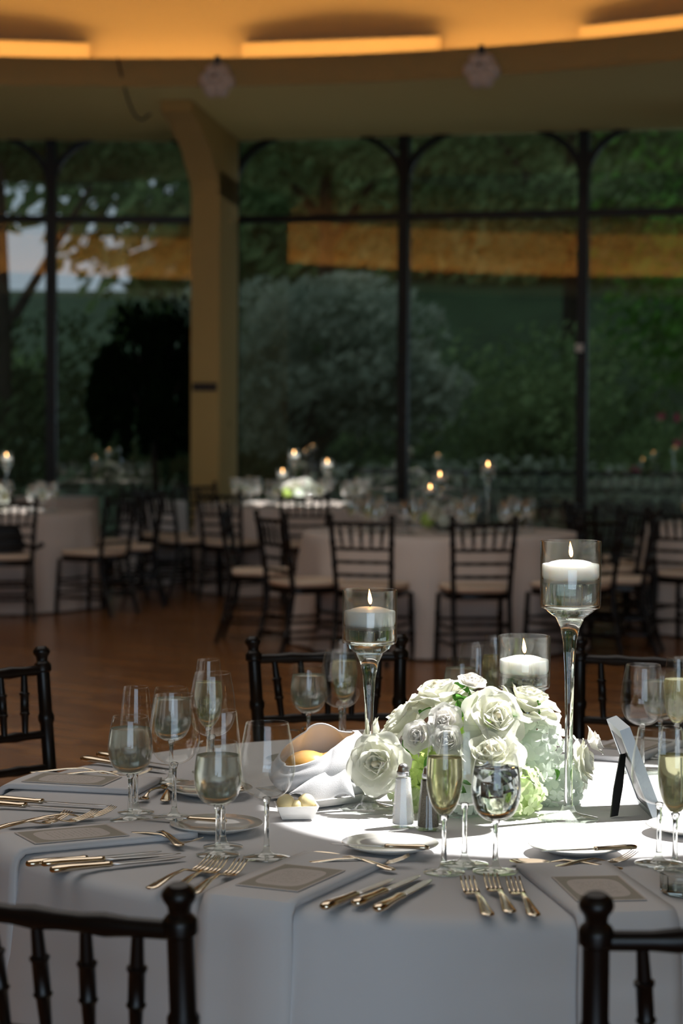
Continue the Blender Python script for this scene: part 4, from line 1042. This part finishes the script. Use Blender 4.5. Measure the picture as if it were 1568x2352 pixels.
d_ = (eb - ea).normalized(); sd = Vector((0.75, 0.66, 0)); nr = d_.cross(sd).normalized()
vs = []
for (pp, hw_) in ((ea, .008), (ea.lerp(eb, .55), .0125), (eb, .010)): vs += [pp - sd * hw_ - nr * .0012, pp + sd * hw_ - nr * .0012, pp + sd * hw_ + nr * .0012, pp - sd * hw_ + nr * .0012]
MB().add(vs, [(4 * i + k, 4 * i + (k + 1) % 4, 4 * i + 4 + (k + 1) % 4, 4 * i + 4 + k) for i in range(2) for k in range(4)] + [(3, 2, 1, 0), (8, 9, 10, 11)]).build('easel_leg', 'black', pf, False)

# ================================================================== BACKGROUND TABLES
T2 = (0.664, 14.05); T3 = (-0.36, 18.6); T1 = (-2.89, 16.8); T5 = (3.08, 15.2)
table(*T2, 0.915, 11, 'blush cloth right behind the front candles', 'bgcloth', 'blush tablecloth on the round table right behind the front candles', 0.06)
table(*T3, 0.915, 12, 'cloth in front of the column', 'bgcloth', 'pale tablecloth on the far table right of the column', 0.06)
table(*T1, 0.915, 13, 'blush cloth at the left edge', 'bgcloth', 'blush tablecloth on the background table at the left edge', 0.06)
table(*T5, 0.915, 14, 'cloth at the right edge', 'bgcloth', 'blush tablecloth on the background table at the right edge', 0.06)
table(-2.72, 20.1, 0.40, 15, 'cloth beside the left mullion', 'bgcloth', 'small draped table by the left mullion', 0.03)
table(-1.72, 19.25, 0.30, 16, 'white cloth under the weeping fig', 'cloth', 'small white draped table in front of the weeping fig', 0.05)
def bgchairs(tc, tname, items, group):
    for ang, r, tw, lb in items: chair_at(*tc, ang, max(r, 1.47), lb, group, tw)
bgchairs(T2, 'T2', [(-23, 1.37, 6, 'background chair seen from behind, left of the left front candle holder'), (7.5, 1.36, 0, 'background chair seen from behind between the two tallest candle holders'),
    (-47, 1.47, -14, 'background chair turned sideways at the left end of the blush table'), (40, 1.38, 0, 'background chair just behind the tallest candle holder'), (68, 1.40, 8, 'background chair at the right end of the blush table, facing left'),
    (112, 1.38, 0, 'background chair behind the right end of the blush table'), (-95, 1.38, 0, 'background chair behind the left end of the blush table')], 'chairs around the blush table behind')
bgchairs(T3, 'T3', [(3, 1.37, -4, 'far chair with its back to us below the far white flowers'), (-27, 1.36, 4, 'far chair seen from behind, right of the column foot'), (-53, 1.36, 0, 'far chair seen from behind, left of the column foot'),
    (-138, 1.35, 0, 'far chair peeking out behind the far table beside the column'), (-95, 1.35, 0, 'far chair side-on in front of the column base')], 'chairs around the far table')
bgchairs(T1, 'T1', [(18, 1.55, 0, 'left background chair with a black bag on its seat'), (56, 1.36, 4, 'left background chair with its seat towards the left table'), (92, 1.40, 0, 'dark chair side-on right of the left background table'), (128, 1.40, 0, 'dark chair behind the left background table')], 'chairs around the left table')
bgchairs(T5, 'T5', [(-72, 1.35, 0, 'right background chair side-on near the right edge'), (-36, 1.30, 0, 'right background chair cut by the right edge'), (-112, 1.38, 0, 'dark chair farther back near the right edge')], 'chairs around the right table')
# black bag on the left chair
ca_ = R(18); rb = 1.55 - 0.23; bx_, by_ = T1[0] + rb * math.sin(ca_), T1[1] - rb * math.cos(ca_)
bag = thing('handbag', 'black bag lying on the left background chair', 'bag', (bx_ - 0.02, by_ + 0.02, 0.502), ca_)
MB().grid(lambda u, v: (.15 * math.copysign(abs(math.cos(2 * PI * u)) ** .5, math.cos(2 * PI * u)) * (1 - .25 * v ** 3), .08 * math.copysign(abs(math.sin(2 * PI * u)) ** .5, math.sin(2 * PI * u)) * (1 - .5 * v), .20 * v + .01 * math.sin(9 * u)), 28, 8, True).add([(-.10, 0, .2), (.10, 0, .2), (.1, .03, .2), (-.1, .03, .2)], [(0, 1, 2, 3)]).build('body', 'bag', bag)
MB().tube([(.08, 0, .14), (.17, 0, .05), (.24, 0, .03), (.30, .02, .06)], [.012, .014, .018, .02], 8).build('strap', 'bag', bag)

# small glasses: one mesh each, parts are below a few pixels there
def small_glass(kind, liquid):
    bp = bowl_profile(BOWLS[kind]); zb = bp[0][1]; mb = MB(); mb.lathe(bp, 16)
    fr = 0.036; mb.lathe([(0, .0005), (fr, .0005), (fr, .0026), (.0065, .010), (.004, .02), (.004, zb * .9), (.007, zb + .002), (0, zb + .003)], 10)
    if liquid:
        mb.cur = 1; lv = zb + (bp[-1][1] - zb) * .6; lp = [(0, zb + .004)] + [(r - .0015, z) for r, z in bp if zb + .006 < z < lv] + [(0, lv)]; mb.lathe(lp, 14)
    return mb.mesh('small_glass', ['bgglass', liquid] if liquid else ['bgglass'], True, 60)
M['bgglass'] = thin_glass('background_glass', (0.95, 0.96, 0.95), 0.22, 0.75, 2.0, 0.12)
SG = [small_glass('goblet', 'water'), small_glass('wine', None), small_glass('flute', 'wine')]
NM = ['water_goblet', 'wine_glass', 'champagne_flute']
def bg_setting(tc, tname, skip=(), rg=0.52, n_=10, off=8, full=True):
    gi = 0
    for k in range(n_):
        a = R(off + k * 360 / n_); sec = (off + 10 + k * 360 / n_) % 360
        side = 'near' if sec < 45 or sec >= 315 else 'right' if sec < 135 else 'far' if sec < 225 else 'left'
        for j, (da, dr) in enumerate(((0.10, 0.0), (0.02, 0.05), (0.15, 0.08))):
            if abs((off + k * 360 / n_ + 180) % 360 - 180) > 179: continue
            rr = rg + dr; aa = a + da
            o = link(NM[j], SG[j], None, (tc[0] + rr * math.sin(aa), tc[1] - rr * math.cos(aa), ZT + .0006), (0, 0, 0))
            tag(o, ('water goblet', 'round wine glass', 'champagne flute')[j] + ' on the ' + side + ' side of the ' + tname, 'glass', ('goblets', 'wine glasses', 'flutes')[j] + ' on the ' + tname)
        o = link('bread_plate', plM, None, (tc[0] + .44 * math.sin(a - .15), tc[1] - .44 * math.cos(a - .15), ZT + .0006)); tag(o, 'white bread plate on the ' + side + ' side of the ' + tname, 'plate', 'plates on the ' + tname)
def bg_candles(tc, items, tname):
    for k, (px, H, lb) in enumerate(items):
        b_ = at_y(px, 1100, tc[1] + (0.0, -.12, .10)[k]); b_.z = ZT + .0006
        candle_holder(0, 0, H, .11 if k == 0 else .1, .05, lb + ' glass candle holder on the ' + tname, 'lit candle in the ' + lb + ' holder on the ' + tname, 1.0, .6, b_, True)
# joined small roses for the far centrepieces
def rose_joined(mat, seed):
    r_ = random.Random(seed); mb = MB(); mb.ellipsoid((0, 0, .06), (.07, .07, .16), 8, 5)
    pt = MB(); pt.grid(lambda u, v: (.30 * (u * 2 - 1) * min(1, v * 1.5) ** .65 * (1 - .5 * max(0, (v - .7) / .3) ** 2), -.25 * (u * 2 - 1) ** 2 * .4 + .10 * max(0, v - .5), .42 * v), 3, 3)
    for li, (n_, r0, tilt, _) in enumerate(LAY):
        for k in range(n_):
            mb.merge(pt, Matrix.Rotation(2 * PI * k / n_ + li * .7, 4, 'Z') @ Matrix.Translation((0, r0, -.1)) @ Matrix.Rotation(-R(tilt + r_.uniform(-5, 5)), 4, 'X'))
    return mb.mesh('rose', mat)
RJ = {m: rose_joined(m, 4) for m in ('rose', 'carn')}
def ball_joined(mat):
    r_ = random.Random(8); mb = MB(); mb.ellipsoid((0, 0, 0), (.7, .7, .7), 8, 6)
    f_ = MB(); f_.v = [tuple(v.co) for v in FLO[mat][0].vertices]; f_.f = [tuple(p.vertices) for p in FLO[mat][0].polygons]
    for k in range(30):
        z = 1 - 1.9 * (k + .5) / 30; a = k * 2.4; s = math.sqrt(1 - z * z); d = Vector((s * math.cos(a), s * math.sin(a), z))
        mb.merge(f_, Matrix.Translation(d * .88) @ quat_to(d, k).to_matrix().to_4x4() @ Matrix.Scale(.6, 4))
    return mb.mesh('hydrangea', mat)
HJ = {m: ball_joined(m) for m in ('hyd_w', 'hyd_g', 'hyd_p')}
def bg_flowers(tc, label, dx, seed):
    o = thing('flower_arrangement', label, 'flowers', (tc[0] + dx, tc[1], ZT))
    MB().lathe([(0, .001), (.055, .001), (.08, .06), (.07, .06), (0, .012)], 16).build('bowl', 'black', o)
    r_ = random.Random(seed)
    for k in range(22):
        z = r_.uniform(.1, 1); a = 2 * PI * k * .382 * 1.0; s = math.sqrt(1 - z * z); d = Vector((s * math.cos(a), s * math.sin(a), z)); p_ = Vector((d.x * .17, d.y * .15, .04 + d.z * .17))
        if k % 3: link('rose', RJ['rose' if k % 2 else 'carn'], o, p_, quat_to(d, k).to_euler(), r_.uniform(.085, .12))
        else: link('hydrangea', HJ[('hyd_w', 'hyd_g', 'hyd_p')[k % 3 if k % 2 else (k // 3) % 3]], o, p_ * .85, quat_to(d, k).to_euler(), r_.uniform(.05, .06))
bg_flowers(T2, 'white and green flower centrepiece on the blush table behind', 0.03, 1)
bg_flowers(T3, 'white flower centrepiece on the far table by the column', 0.0, 2)
bg_flowers(T1, 'white flower centrepiece on the left background table', 0.05, 3)
bg_flowers(T5, 'white flower centrepiece on the right background table', -0.3, 4)
bg_setting(T2, 'blush table behind'); bg_setting(T3, 'far table by the column'); bg_setting(T1, 'left background table', off=20); bg_setting(T5, 'right background table')
bg_candles(T2, [(1120, .47, 'tall'), (1010, .40, 'middle'), (988, .31, 'short')], 'blush table behind')
bg_candles(T3, [(675, .48, 'tall'), (751, .40, 'middle'), (649, .31, 'short')], 'far table by the column')
bg_candles(T1, [(15, .47, 'tall'), (-40, .40, 'middle'), (-70, .31, 'short')], 'left background table')
